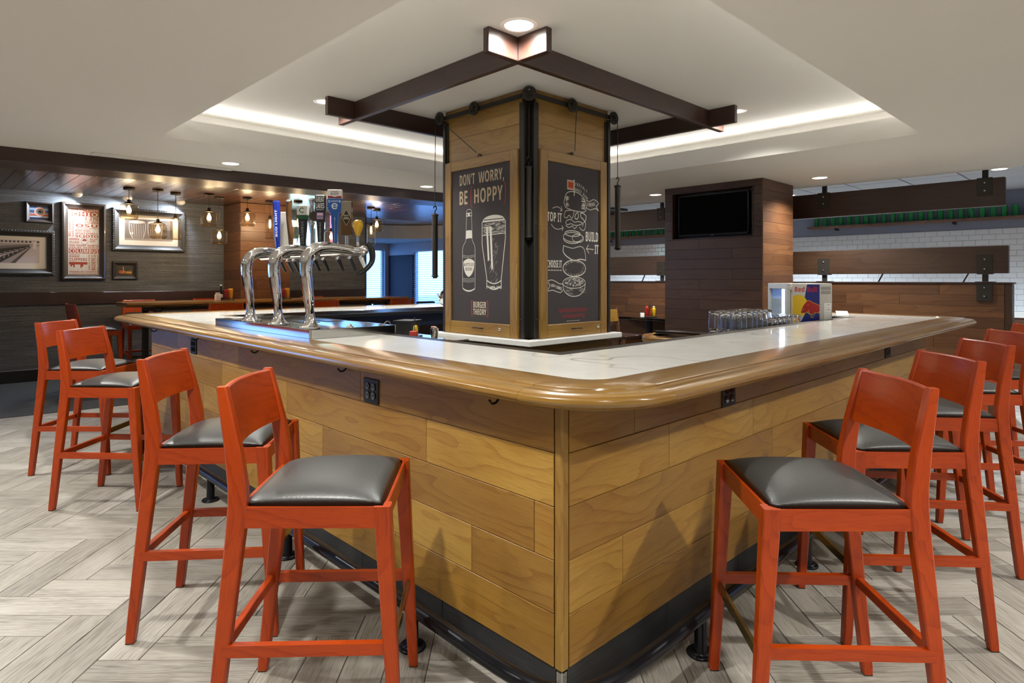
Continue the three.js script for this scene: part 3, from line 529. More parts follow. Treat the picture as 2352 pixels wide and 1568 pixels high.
// ---- stools
function stoolParts(t) {
  const wood = M.red;
  for (const s of [-1, 1]) {
    const z = (w) => s * w, ring = (x, y, zo, sx, sz) => ringRect(x, y, z(zo - sz / 2), sx, sz, 0.004);
    part(t, 'leg', loft([ring(0.236, 0.004, 0.238, 0.03, 0.032), ring(0.234, 0.03, 0.2385, 0.033, 0.034), ring(0.216, 0.35, 0.242, 0.04, 0.04), ring(0.199, 0.66, 0.245, 0.048, 0.046), ring(0.195, 0.744, 0.246, 0.048, 0.046)], 0.5), wood);
    part(t, 'leg', loft([ring(-0.299, 0.004, 0.236, 0.032, 0.03), ring(-0.296, 0.03, 0.236, 0.035, 0.032), ring(-0.262, 0.35, 0.233, 0.043, 0.034), ring(-0.228, 0.66, 0.229, 0.052, 0.036), ring(-0.221, 0.745, 0.227, 0.054, 0.036), ring(-0.223, 0.8, 0.225, 0.052, 0.035), ring(-0.237, 0.9, 0.219, 0.046, 0.034), ring(-0.272, 1.076, 0.209, 0.03, 0.032), ring(-0.274, 1.085, 0.208, 0.026, 0.028)], 0.5), wood);
    part(t, 'foot_cap', boxGeo(0.03, 0.005, 0.03, 0.001), M.black, new THREE.Vector3(0.236, 0.0025, z(0.222)));
    part(t, 'foot_cap', boxGeo(0.03, 0.005, 0.028, 0.001), M.black, new THREE.Vector3(-0.299, 0.0025, z(0.221)));
    // side rail and side stretcher
    part(t, 'seat_rail', loft([[-0.205], [0.18]].map(([x]) => { const zc = z(x > 0 ? 0.232 : 0.213); return [[x, 0.682, zc - 0.011], [x, 0.682, zc + 0.011], [x, 0.743, zc + 0.011], [x, 0.743, zc - 0.011]]; }), 0.5), wood);
    part(t, 'stretcher', loft([[-0.262, 0.335], [0.205, 0.33]].map(([x, h]) => { const zc = z(0.223); return [[x, h - 0.019, zc - 0.011], [x, h - 0.019, zc + 0.011], [x, h + 0.015, zc + 0.011], [x, h + 0.015, zc - 0.011]]; }), 0.5), wood);
  }
  part(t, 'seat_rail', boxGeo(0.022, 0.061, 0.43, 0.002, 'z'), wood, new THREE.Vector3(0.197, 0.7125, 0));
  part(t, 'seat_rail', boxGeo(0.022, 0.061, 0.4, 0.002, 'z'), wood, new THREE.Vector3(-0.214, 0.7125, 0));
  part(t, 'stretcher', boxGeo(0.022, 0.032, 0.42, 0.002, 'z'), wood, new THREE.Vector3(-0.264, 0.334, 0));
  part(t, 'brass_footrest', boxGeo(0.012, 0.036, 0.43, 0.002, 'z'), M.brass, new THREE.Vector3(0.218, 0.302, 0));
  // curved backrest panel
  { const n = 14, rings = [];
    for (let i = 0; i <= n; i++) { const q = i / n * 2 - 1, zz = q * 0.188, bow = -0.03 * (1 - q * q), th = 0.016;
      const x0 = -0.232 + bow, x1 = -0.267 + bow; rings.push([[x0 - th / 2, 0.905, zz * 1.03], [x0 + th / 2, 0.905, zz * 1.03], [x1 + th / 2 + 0.001, 1.078, zz], [x1 + th / 2 - 0.003, 1.082, zz], [x1 - th / 2 + 0.003, 1.082, zz], [x1 - th / 2, 1.078, zz]].reverse()); }
    part(t, 'backrest', loft(rings, 0.5), wood); }
  // padded seat
  { const n = 18, pos = [], idx = [], uv = [];
    for (let i = 0; i <= n; i++) for (let j = 0; j <= n; j++) { const a = i / n * 2 - 1, b = j / n * 2 - 1;
      const x = -0.006 + a * 0.206, wz = 0.219 + (a + 1) * 0.0095, zz = b * wz, e = (1 - Math.pow(Math.abs(a), 5)) * (1 - Math.pow(Math.abs(b), 5)), d = (1 - 0.45 * a * a) * (1 - 0.5 * b * b);
      pos.push(x, 0.742 + 0.052 * Math.pow(e, 0.55) * (0.35 + 0.65 * d), zz); uv.push(x, zz); }
    for (let i = 0; i < n; i++) for (let j = 0; j < n; j++) { const k = i * (n + 1) + j; idx.push(k, k + 1, k + n + 2, k, k + n + 2, k + n + 1); }
    const base = pos.length / 3; pos.push(0, 0.735, 0); uv.push(0, 0);
    const rim = []; for (let j = 0; j <= n; j++) rim.push(j); for (let i = 1; i <= n; i++) rim.push(i * (n + 1) + n); for (let j = n - 1; j >= 0; j--) rim.push(n * (n + 1) + j); for (let i = n - 1; i >= 0; i--) rim.push(i * (n + 1));
    for (let k = 0; k + 1 < rim.length; k++) idx.push(base, rim[k + 1], rim[k]);
    const g = new THREE.BufferGeometry(); g.setAttribute('position', new THREE.Float32BufferAttribute(pos, 3)); g.setAttribute('uv', new THREE.Float32BufferAttribute(uv, 2)); g.setIndex(idx); g.computeVertexNormals();
    part(t, 'seat_cushion', g, M.vinyl); }
}
const stool0 = thing('bar_stool', 'x', 'stool'); stoolParts(stool0); let firstStool = true;
function stool(u, v, turn, label, group) {
  let r; if (firstStool) { r = stool0; firstStool = false; } else { r = stool0.clone(); r.name = numbered('bar_stool'); scene.add(r); }
  r.position.copy(P(u, v, 0.0005)); r.rotation.y = turn; r.userData = { label, category: 'stool', group }; return r;
}
// pose measured square to the view: X across, Z away, facing angle
function stoolXZ(X, Z, deg, label, group) { const a = deg * Math.PI / 180, fx = Math.cos(a), fz = Math.sin(a); const fu = fx * SU + fz * CU, fv = -fx * CU + fz * SU; return stool(X * SU + Z * CU, -X * CU + Z * SU, Math.atan2(fv, fu), label, group); }
const GL = 'stools on the tap side of the bar', GR = 'stools on the glass side of the bar';
stoolXZ(-0.581, 2.024, 2.9, 'orange-red wooden bar stool on the tap side, first from the bar corner', GL);
stoolXZ(-1.191, 2.645, 5.7, 'orange-red wooden bar stool on the tap side, second from the bar corner', GL);
stoolXZ(-2.481, 3.984, -0.5, 'orange-red wooden bar stool on the tap side, third from the bar corner', GL);
stoolXZ(-3.131, 4.662, 2.1, 'orange-red wooden bar stool on the tap side, outermost at the far end', GL);
stoolXZ(0.948, 2.002, 177.1, 'orange-red wooden bar stool on the glass side, first from the bar corner', GR);
stoolXZ(1.53, 2.588, 175.9, 'orange-red wooden bar stool on the glass side, second from the bar corner', GR);
stoolXZ(2.112, 3.168, 171.8, 'orange-red wooden bar stool on the glass side, third from the bar corner', GR);
stoolXZ(2.72, 3.77, 172.5, 'orange-red wooden bar stool on the glass side, fourth from the bar corner', GR);
stoolXZ(3.29, 4.27, 173, 'orange-red wooden bar stool on the glass side, cut by the picture edge', GR);

// ================================================================ COLUMN WITH THE CHALKBOARDS
const CU0 = 3.26, CU1 = 4.2, CV0 = 3.17, CV1 = 4.15;
{
  const t = thing('square_column', 'oak-clad square column with black steel corners inside the bar', 'column', [CU0, CV0, 0]);
  slab(t, 'core', M.espresso, CU0 + 0.012, CU1, CV0 + 0.075, CV1, 0.002, H_TRAY - 0.002, { c: 0 });
  slab(t, 'core', M.espresso, CU0 + 0.075, CU1, CV0 + 0.012, CV0 + 0.0745, 0.002, H_TRAY - 0.002, { c: 0 });
  for (const [a, b] of [[2.29, 2.55], [2.552, H_TRAY - 0.002]]) {
    slab(t, 'plank', M.oakPlain, CU0, CU0 + 0.012, CV0 + 0.076, CV1, a, b, { grain: 'z', c: 0.001, variant: 3 });
    slab(t, 'plank', M.oakPlain, CU0 + 0.076, CU1, CV0, CV0 + 0.012, a, b, { c: 0.001, variant: 5 });
  }
  for (const [a, b] of [[0.45, 0.91], [0.12, 0.448]]) { slab(t, 'plank', M.oakPlain, CU0, CU0 + 0.012, CV0, CV1, a, b, { grain: 'z', c: 0.001, variant: 2 }); slab(t, 'plank', M.oakPlain, CU0 + 0.013, CU1, CV0, CV0 + 0.012, a, b, { c: 0.001, variant: 4 }); }
  for (const [u0, u1, v0, v1] of [[CU0 - 0.014, CU0, CV0 + 0.042, CV0 + 0.09], [CU0 + 0.042, CU0 + 0.09, CV0 - 0.014, CV0], [CU0 - 0.014, CU0 + 0.012, CV1 - 0.045, CV1 + 0.012], [CU1 - 0.045, CU1 + 0.012, CV0 - 0.014, CV0 + 0.012]]) slab(t, 'steel_corner', M.iron, u0, u1, v0, v1, 0.957, 2.7, { grain: 'y', c: 0.003 });
  slab(t, 'steel_corner', M.iron, CU0 + 0.062, CU0 + 0.07, CV0 + 0.002, CV0 + 0.07, 0.957, 2.7, { c: 0.001 }); slab(t, 'steel_corner', M.iron, CU0 + 0.002, CU0 + 0.061, CV0 + 0.062, CV0 + 0.07, 0.957, 2.7, { c: 0.001 });
  slab(t, 'steel_corner', M.iron, CU0 - 0.03, CU0 - 0.016, CV1 - 0.03, CV1 + 0.0, 0.957, 2.72, { c: 0.002 }); slab(t, 'steel_corner', M.iron, CU1 - 0.03, CU1, CV0 - 0.03, CV0 - 0.016, 0.957, 2.72, { c: 0.002 });
  for (const h of [1.1, 1.8, 2.58]) for (const [u, v, ax] of [[CU0 - 0.015, CV0 + 0.066, 'z'], [CU0 + 0.066, CV0 - 0.015, 'x']]) { const b = part(t, 'bolt', new THREE.SphereGeometry(0.007, 10, 6), M.iron); b.position.copy(P(u, v, h)).sub(t.position); }
  // flat iron track near the ceiling
  slab(t, 'iron_track', M.iron, CU0 - 0.034, CU0 - 0.026, CV0 - 0.03, CV1 + 0.03, 2.722, 2.757, { c: 0.001 });
  slab(t, 'iron_track', M.iron, CU0 - 0.025, CU1 + 0.03, CV0 - 0.034, CV0 - 0.026, 2.722, 2.757, { c: 0.001 });
  const s = thing('column_ledge', 'thick white ledge wrapping the foot of the chalkboards', 'ledge', [CU0, CV0, 0.913]);
  slab(s, 'ledge_board', M.white, CU0 - 0.09, CU0 - 0.001, CV0 - 0.09, CV1 + 0.08, 0.913, 0.955, { c: 0.004 }); slab(s, 'ledge_board', M.white, CU0 - 0.0005, CU1 + 0.08, CV0 - 0.09, CV0 - 0.001, 0.913, 0.955, { c: 0.004 });
}
// pulleys: spoked iron wheels
const pulleyGeo = (() => {
  const s = new THREE.Shape(); s.absarc(0, 0, 0.05, 0, Math.PI * 2); for (let k = 0; k < 5; k++) { const a = k / 5 * Math.PI * 2 + 0.3, h = new THREE.Path(); h.absarc(0.027 * Math.cos(a), 0.027 * Math.sin(a), 0.0095, 0, Math.PI * 2); s.holes.push(h); }
  return new THREE.ExtrudeGeometry(s, { depth: 0.01, bevelEnabled: true, bevelSize: 0.003, bevelThickness: 0.004, bevelSegments: 2, curveSegments: 20 });
})();
function pulley(u, v, h, turn, label) {
  const t = thing('iron_pulley', label, 'pulley', [u, v, h], turn, 'iron pulleys on the column');
  part(t, 'wheel', pulleyGeo, M.iron, new THREE.Vector3(0, 0, -0.005)); part(t, 'hub', moved(cyl(0.012, 0.034, 16), 0, 0, 0.004, Math.PI / 2), M.iron);
}
pulley(CU0 - 0.05, 4.17, 2.745, -Math.PI / 2, 'iron pulley at the outer corner above the beer chalkboard');
pulley(CU0 - 0.05, 3.73, 2.742, -Math.PI / 2, 'iron pulley in the middle above the beer chalkboard');
pulley(CU0 - 0.045, CV0 - 0.045, 2.735, -Math.PI / 4, 'iron pulley on the front corner of the column');
pulley(3.69, CV0 - 0.05, 2.738, 0, 'iron pulley in the middle above the burger chalkboard');
pulley(4.22, CV0 - 0.05, 2.735, 0, 'iron pulley at the outer corner above the burger chalkboard');
function rope(pts, label) { const t = thing('pulley_cable', label, 'cable', [pts[0][0], pts[0][1], pts[0][2]], 0, 'pulley cables'); part(t, 'cable', tube(pts.map(([u, v, h]) => P(u, v, h).sub(t.position)), 0.0032, 24, 6), M.iron); }
rope([[CU0 - 0.052, 4.14, 2.71], [CU0 - 0.048, 3.7, 2.39]], 'thin dark cable slanting down to the beer chalkboard hook');
rope([[3.735, CV0 - 0.052, 2.72], [3.72, CV0 - 0.048, 2.39]], 'thin dark cable hanging down to the burger chalkboard hook');
rope([[CU0 - 0.05, 4.222, 2.74], [CU0 - 0.05, 4.232, 2.4], [CU0 - 0.05, 4.232, 2.02]], 'thin cable holding the counterweight beside the beer chalkboard');
rope([[4.272, CV0 - 0.05, 2.73], [4.272, CV0 - 0.05, 2.5], [4.272, CV0 - 0.05, 2.245]], 'thin cable holding the counterweight beside the burger chalkboard');
rope([[CU0 + 0.03, CV0 + 0.03, 2.69], [CU0 + 0.032, CV0 + 0.032, 2.5], [CU0 + 0.032, CV0 + 0.032, 2.3]], 'thin cable in the front corner of the column');
function weight(u, v, top, len, label, hook) {
  const t = thing('counterweight', label, 'weight', [u, v, top - len], 0, 'tube counterweights');
  part(t, 'tube', lathe([[0.0001, 0], [0.02, 0], [0.02, 0.012], [0.03, 0.012], [0.03, 0.022], [0.023, 0.024], [0.024, len - 0.024], [0.03, len - 0.022], [0.03, len - 0.012], [0.012, len - 0.004], [0.0001, len]], 28), M.iron);
  part(t, 'hook', tube([[0, len - 0.004, 0], [0, len + 0.02, 0], [0.014, len + 0.034, 0], [0.014, len + 0.05, 0], [0, len + 0.06, 0], [-0.014, len + 0.05, 0], [-0.012, len + 0.04, 0]], 0.005, 28, 8), M.iron);
}
weight(CU0 - 0.05, 4.232, 1.955, 0.55, 'black tube counterweight hanging beside the beer chalkboard');
weight(4.272, CV0 - 0.05, 2.19, 0.55, 'black tube counterweight hanging beside the burger chalkboard');
weight(CU0 + 0.032, CV0 + 0.032, 2.24, 0.55, 'black tube counterweight in the front corner of the column');

// ---- chalk drawings
const CHALK = '#ddd8cb', CREAM = '#c3ae8d', RED = '#a5322c';
function chalkGround(x, w, h, s) {
  x.fillStyle = '#3d3838'; x.fillRect(0, 0, w, h); let k = s; const r = () => { k = (k * 1664525 + 1013904223) >>> 0; return k / 4294967296; };
  x.strokeStyle = '#8a8482'; for (let i = 0; i < 260; i++) { x.globalAlpha = 0.012 + r() * 0.03; x.lineWidth = 2 + r() * 10; x.beginPath(); const a = r() * w, b = r() * h, d = r() * 6.28, L = 30 + r() * 130; x.moveTo(a, b); x.quadraticCurveTo(a + L * 0.5 * Math.cos(d) + r() * 40, b + L * 0.5 * Math.sin(d), a + L * Math.cos(d), b + L * Math.sin(d)); x.stroke(); }
  x.globalAlpha = 1; return r;
}
const beerTex = canvasTex(768, 1318, (x, w, h) => {
  const r = chalkGround(x, w, h, 7), X = (f) => f * w, Y = (f) => f * h;
  x.fillStyle = CREAM; const word = (s, a, b, c, d) => { lettering(x, s, X(a), Y(d), X(c - a), Y(d - b)); x.strokeStyle = '#3d3838'; };
  word("DON'T", 0.131, 0.032, 0.41, 0.103); word('WORRY,', 0.47, 0.032, 0.9, 0.103); word('BE', 0.122, 0.139, 0.287, 0.23); word('HOPPY', 0.383, 0.139, 0.87, 0.23);
  x.fillStyle = '#3d3838'; // inner line of the letters
  const thin = (s, a, b, c, d) => { x.save(); x.strokeStyle = '#3d3838'; x.lineWidth = 3; x.font = 'bold 100px sans-serif'; const m = x.measureText(s).width; x.translate(X(a), Y(d)); x.scale(X(c - a) / m, Y(d - b) / 71); x.setLineDash([]); x.globalAlpha = 0.35; x.strokeText(s, 0, 0); x.restore(); };
  thin("DON'T", 0.131, 0.032, 0.41, 0.103); thin('WORRY,', 0.47, 0.032, 0.9, 0.103); thin('BE', 0.122, 0.139, 0.287, 0.23); thin('HOPPY', 0.383, 0.139, 0.87, 0.23);
  x.strokeStyle = RED; x.lineWidth = 9; x.lineCap = 'round';
  x.beginPath(); x.moveTo(X(0.36), Y(0.117)); x.quadraticCurveTo(X(0.335), Y(0.13), X(0.338), Y(0.19)); x.quadraticCurveTo(X(0.335), Y(0.245), X(0.36), Y(0.257)); x.stroke();
  x.beginPath(); x.moveTo(X(0.886), Y(0.117)); x.quadraticCurveTo(X(0.918), Y(0.13), X(0.912), Y(0.19)); x.quadraticCurveTo(X(0.918), Y(0.245), X(0.886), Y(0.255)); x.stroke();
  // bottle
  x.strokeStyle = CHALK; x.fillStyle = CHALK; x.lineWidth = 4; const L = 0.19, R = 0.413, n0 = 0.255, n1 = 0.357;
  x.beginPath(); x.moveTo(X(n0 + 0.005), Y(0.285)); x.quadraticCurveTo(X(0.265), Y(0.264), X(0.306), Y(0.264)); x.quadraticCurveTo(X(0.35), Y(0.264), X(n1 - 0.003), Y(0.285)); x.stroke();
  x.fillRect(X(n0), Y(0.287), X(n1 - n0), Y(0.024)); x.fillStyle = '#3d3838'; x.beginPath(); x.arc(X(0.335), Y(0.299), 12, 0, 7); x.arc(X(0.275), Y(0.299), 9, 0, 7); x.fill(); x.fillStyle = CHALK;
  x.beginPath(); x.moveTo(X(0.262), Y(0.312)); x.lineTo(X(n0 - 0.005), Y(0.46)); x.bezierCurveTo(X(0.25), Y(0.49), X(L), Y(0.485), X(L), Y(0.54)); x.lineTo(X(L), Y(0.775)); x.quadraticCurveTo(X(0.22), Y(0.803), X(0.3), Y(0.803)); x.quadraticCurveTo(X(0.38), Y(0.803), X(R), Y(0.775)); x.lineTo(X(R), Y(0.54)); x.bezierCurveTo(X(R), Y(0.485), X(0.366), Y(0.49), X(0.362), Y(0.46)); x.lineTo(X(0.35), Y(0.312)); x.stroke();
  x.lineWidth = 9; x.beginPath(); x.moveTo(X(0.2), Y(0.785)); x.quadraticCurveTo(X(0.3), Y(0.812), X(0.405), Y(0.785)); x.stroke(); x.lineWidth = 4;
  x.beginPath(); x.moveTo(X(0.252), Y(0.405)); x.quadraticCurveTo(X(0.3), Y(0.398), X(0.36), Y(0.405)); x.lineTo(X(0.362), Y(0.456)); x.quadraticCurveTo(X(0.3), Y(0.452), X(0.25), Y(0.458)); x.fill();
  x.beginPath(); x.moveTo(X(0.205), Y(0.61)); x.quadraticCurveTo(X(0.23), Y(0.592), X(0.3), Y(0.588)); x.quadraticCurveTo(X(0.38), Y(0.592), X(0.4), Y(0.61)); x.quadraticCurveTo(X(0.4), Y(0.69), X(0.3), Y(0.708)); x.quadraticCurveTo(X(0.21), Y(0.69), X(0.205), Y(0.61)); x.fill();
  x.fillStyle = '#2f2b2b'; lettering(x, 'BOTTLED', X(0.212), Y(0.637), X(0.18), Y(0.02), 'bold', 'serif'); lettering(x, 'BEERS', X(0.24), Y(0.666), X(0.125), Y(0.02), 'bold', 'serif'); x.fillStyle = CHALK;
  x.lineWidth = 3; for (const f of [0.565, 0.575, 0.715, 0.725, 0.735]) { x.beginPath(); x.moveTo(X(0.2), Y(f)); x.quadraticCurveTo(X(0.3), Y(f + 0.012), X(0.4), Y(f)); x.setLineDash(f > 0.7 ? [9, 4] : [40, 8]); x.stroke(); } x.setLineDash([]);
  // glass
  const gl = (f) => f < 0.5 ? 0.533 : f < 0.72 ? 0.533 + (f - 0.5) / 0.22 * 0.08 : 0.613, gr = (f) => f < 0.47 ? 0.912 : f < 0.72 ? 0.912 - (f - 0.47) / 0.25 * 0.065 : 0.847;
  x.lineWidth = 7; for (const e of [gl, gr]) { x.beginPath(); for (let f = 0.36; f < 0.785; f += 0.005) { const p = [X(e(f)), Y(f)]; f === 0.36 ? x.moveTo(...p) : x.lineTo(...p); } x.stroke(); }
  x.beginPath(); x.moveTo(X(0.54), Y(0.36)); x.quadraticCurveTo(X(0.545), Y(0.322), X(0.72), Y(0.318)); x.quadraticCurveTo(X(0.9), Y(0.322), X(0.905), Y(0.36)); x.closePath(); x.fill(); x.fillStyle = '#3d3838'; x.fillRect(X(0.56), Y(0.343), X(0.32), 7);
  x.strokeStyle = CHALK; for (let k = 0; k < 160; k++) { const f = 0.365 + r() * 0.075, a = 0.54 + r() * 0.36; x.globalAlpha = 0.25 + r() * 0.5; x.lineWidth = 2 + r() * 4; x.beginPath(); x.moveTo(X(a), Y(f)); x.lineTo(X(Math.min(0.905, a + 0.02 + r() * 0.06)), Y(f + (r() - 0.5) * 0.006)); x.stroke(); }
  x.globalAlpha = 1; x.lineWidth = 5; x.beginPath(); x.moveTo(X(0.54), Y(0.444)); x.lineTo(X(0.91), Y(0.438)); x.stroke();
  x.fillStyle = CHALK; for (const [a, wd, e] of [[0.6, 0.03, 0.6], [0.655, 0.035, 0.655]]) { x.beginPath(); x.moveTo(X(a), Y(0.39)); x.lineTo(X(a + wd), Y(0.39)); x.lineTo(X(a + wd + 0.025), Y(e)); x.lineTo(X(a + wd), Y(e + 0.01)); x.fill(); }
  for (let k = 0; k < 60; k++) { const f = 0.46 + r() * 0.3, a = 0.68 + r() * 0.14 - (f - 0.46) * 0.1; x.globalAlpha = 0.3 + r() * 0.4; x.lineWidth = 3; x.beginPath(); x.moveTo(X(a), Y(f)); x.lineTo(X(a - 0.02), Y(f + 0.015)); x.stroke(); } x.globalAlpha = 1;
  x.lineWidth = 8; for (const [a, b] of [[0.75, 0.76], [0.785, 0.799]]) { x.beginPath(); x.moveTo(X(0.615), Y(a - 0.02)); x.quadraticCurveTo(X(0.73), Y(b + 0.01), X(0.845), Y(a - 0.02)); x.stroke(); }
  for (let k = 0; k < 26; k++) { const a = 0.63 + r() * 0.18; x.lineWidth = 5; x.globalAlpha = 0.7; x.beginPath(); x.moveTo(X(a), Y(0.762 + r() * 0.02)); x.lineTo(X(a + 0.03), Y(0.765 + r() * 0.018)); x.stroke(); } x.globalAlpha = 1;
  x.fillStyle = '#cfc2a8'; lettering(x, 'BURGER', X(0.378), Y(0.907), X(0.224), Y(0.04)); lettering(x, 'THEORY', X(0.378), Y(0.951), X(0.224), Y(0.037)); x.fillStyle = RED;
  for (const [a, s] of [[0.352, 1], [0.628, -1]]) { x.fillRect(X(a) - 5, Y(0.86), 10, Y(0.102)); x.fillRect(X(a) - (s > 0 ? 5 : 17), Y(0.86), 22, 9); x.fillRect(X(a) - (s > 0 ? 5 : 17), Y(0.955), 22, 9); }
});
const burgerTex = canvasTex(768, 1318, (x, w, h) => {
  const r = chalkGround(x, w, h, 23), X = (f) => f * w, Y = (f) => f * h; x.strokeStyle = x.fillStyle = CHALK; x.lineCap = x.lineJoin = 'round';
  const path = (p, lw = 6, fill) => { x.lineWidth = lw; x.beginPath(); p.forEach(([a, b], k) => k ? x.lineTo(X(a), Y(b)) : x.moveTo(X(a), Y(b))); fill ? x.fill() : x.stroke(); };
  const curve = (p, lw = 6, close) => { const c = new THREE.CatmullRomCurve3(p.map(([a, b]) => new THREE.Vector3(a, b, 0)), !!close).getPoints(60); path(c.map((q) => [q.x, q.y]), lw); };
  const ell = (a, b, ra, rb, lw, a0 = 0, a1 = 6.2832) => { x.lineWidth = lw; x.beginPath(); x.ellipse(X(a), Y(b), X(ra), Y(rb), 0, a0, a1); x.stroke(); };
  x.fillStyle = '#b8431f'; x.fillRect(X(0.372), Y(0.097), X(0.125), Y(0.055)); x.strokeStyle = '#e3b7a0'; x.lineWidth = 4; x.strokeRect(X(0.385), Y(0.104), X(0.1), Y(0.041)); x.strokeStyle = CHALK; x.lineWidth = 7; x.strokeRect(X(0.372), Y(0.097), X(0.125), Y(0.055)); path([[0.5, 0.09], [0.5, 0.187]], 12); x.fillStyle = CHALK;
  const arcText = (s, a0, b0, a1, b1, sz, bend) => { const n = s.length; for (let k = 0; k < n; k++) { const q = k / (n - 1), a = a0 + (a1 - a0) * q, b = b0 + (b1 - b0) * q - bend * Math.sin(q * Math.PI); const sl = ((b1 - b0) - bend * Math.PI * Math.cos(q * Math.PI)) * h / ((a1 - a0) * w); x.save(); x.translate(X(a), Y(b)); x.rotate(Math.atan(sl)); x.scale(0.62, 1); x.font = 'bold ' + sz + 'px sans-serif'; x.fillText(s[k], 0, 0); x.restore(); } };
  arcText('FRESHLY', 0.52, 0.125, 0.72, 0.157, 40, 0.008); arcText('BAKED BUNS', 0.515, 0.158, 0.735, 0.205, 38, 0.012);
  curve([[0.31, 0.245], [0.32, 0.215], [0.36, 0.18], [0.5, 0.164], [0.63, 0.18], [0.71, 0.215], [0.735, 0.25], [0.72, 0.278], [0.56, 0.287], [0.42, 0.28], [0.33, 0.265]], 7, true);
  for (let k = 0; k < 70; k++) { const s = k % 2, f = 0.2 + r() * 0.07; x.globalAlpha = 0.75; path(s ? [[0.335 + r() * 0.02, f], [0.36 + r() * 0.05, f - 0.002]] : [[0.715 - r() * 0.02, f], [0.68 - r() * 0.05, f - 0.002]], 4); } x.globalAlpha = 1;
  curve([[0.735, 0.21], [0.8, 0.213], [0.87, 0.198], [0.93, 0.202], [0.99, 0.218]], 6); path([[0.99, 0.218], [0.93, 0.24], [0.985, 0.268]], 6); curve([[0.985, 0.268], [0.92, 0.255], [0.86, 0.262], [0.8, 0.268], [0.735, 0.255]], 6); arcText('EUREKA!', 0.75, 0.245, 0.9, 0.236, 42, -0.004);
  lettering(x, 'TOP IT', X(0.005), Y(0.366), X(0.265), Y(0.056)); curve([[0.105, 0.285], [0.16, 0.275], [0.22, 0.276], [0.27, 0.292]], 6); path([[0.26, 0.268], [0.275, 0.293], [0.24, 0.297]], 6); curve([[0.08, 0.385], [0.13, 0.405], [0.2, 0.412], [0.29, 0.402]], 6); path([[0.27, 0.388], [0.295, 0.401], [0.275, 0.418]], 6);
  curve([[0.31, 0.325], [0.33, 0.298], [0.4, 0.287], [0.49, 0.289], [0.48, 0.32], [0.45, 0.334], [0.4, 0.318], [0.36, 0.336], [0.315, 0.331]], 6, true); curve([[0.51, 0.33], [0.53, 0.305], [0.57, 0.298], [0.58, 0.32], [0.55, 0.337]], 8, true); curve([[0.62, 0.3], [0.66, 0.295], [0.73, 0.315], [0.71, 0.345], [0.66, 0.33], [0.63, 0.322]], 8, true);
  curve([[0.34, 0.365], [0.37, 0.35], [0.45, 0.345], [0.5, 0.358], [0.58, 0.352], [0.66, 0.36], [0.6, 0.373], [0.5, 0.378], [0.44, 0.37], [0.36, 0.378]], 6, true); curve([[0.34, 0.385], [0.4, 0.395], [0.47, 0.385], [0.5, 0.4], [0.55, 0.385]], 6); curve([[0.6, 0.388], [0.65, 0.405], [0.7, 0.4], [0.72, 0.36], [0.69, 0.352], [0.66, 0.38]], 6);
  ell(0.47, 0.432, 0.145, 0.018, 7); ell(0.48, 0.455, 0.185, 0.03, 6); ell(0.57, 0.46, 0.11, 0.026, 6); ell(0.46, 0.468, 0.16, 0.027, 7, 0.1, 3.3);
  lettering(x, 'BUILD', X(0.715), Y(0.475), X(0.265), Y(0.062)); lettering(x, 'IT', X(0.9), Y(0.555), X(0.085), Y(0.06)); path([[0.88, 0.527], [0.74, 0.524]], 7); path([[0.775, 0.5], [0.735, 0.524], [0.785, 0.552]], 7);
  curve([[0.3, 0.512], [0.38, 0.52], [0.48, 0.525], [0.56, 0.516], [0.64, 0.513], [0.7, 0.535], [0.722, 0.595]], 6); curve([[0.722, 0.6], [0.62, 0.594], [0.5, 0.603], [0.4, 0.588], [0.32, 0.565], [0.292, 0.545], [0.3, 0.512]], 9);
  ell(0.505, 0.653, 0.215, 0.052, 8); for (let k = 0; k < 120; k++) { const a = r() * 6.28, q = 0.72 + r() * 0.25; x.globalAlpha = 0.3 + r() * 0.4; path([[0.505 + 0.215 * q * Math.cos(a), 0.653 + 0.052 * q * Math.sin(a)], [0.505 + 0.215 * q * Math.cos(a + 0.08), 0.653 + 0.052 * q * Math.sin(a + 0.08)]], 4); } x.globalAlpha = 1;
  ell(0.5, 0.745, 0.213, 0.036, 6); curve([[0.287, 0.745], [0.3, 0.785], [0.38, 0.82], [0.5, 0.832], [0.62, 0.82], [0.7, 0.785], [0.713, 0.745]], 7); for (let k = 0; k < 150; k++) { const a = r() * 6.28, q = Math.sqrt(r()) * 0.9; x.globalAlpha = 0.8; const p = [0.5 + 0.205 * q * Math.cos(a), 0.742 + 0.032 * q * Math.sin(a)]; path([p, [p[0] + 0.012, p[1] + (r() - 0.5) * 0.006]], 5); }
  for (let k = 0; k < 40; k++) { const f = 0.775 + r() * 0.04, a = r() < 0.5 ? 0.31 + r() * 0.12 : 0.58 + r() * 0.1; x.globalAlpha = 0.35; path([[a, f], [a + 0.06, f + 0.006]], 4); } x.globalAlpha = 1;
  lettering(x, 'CHOOSE IT', X(0.005), Y(0.65), X(0.265), Y(0.044)); for (let k = 0; k < 16; k++) { x.beginPath(); x.arc(X(0.01 + k * 0.017), Y(0.667), 3.5 + (k % 3), 0, 7); x.fill(); }
  curve([[0.01, 0.735], [0.08, 0.727], [0.16, 0.737], [0.22, 0.75], [0.285, 0.752]], 6); path([[0.01, 0.735], [0.06, 0.76], [0.01, 0.797]], 6); curve([[0.01, 0.797], [0.1, 0.79], [0.18, 0.8], [0.25, 0.805], [0.29, 0.79]], 6); arcText('1000+', 0.075, 0.772, 0.135, 0.772, 34, 0.002); arcText('COMBOS', 0.155, 0.777, 0.25, 0.79, 34, 0.0);
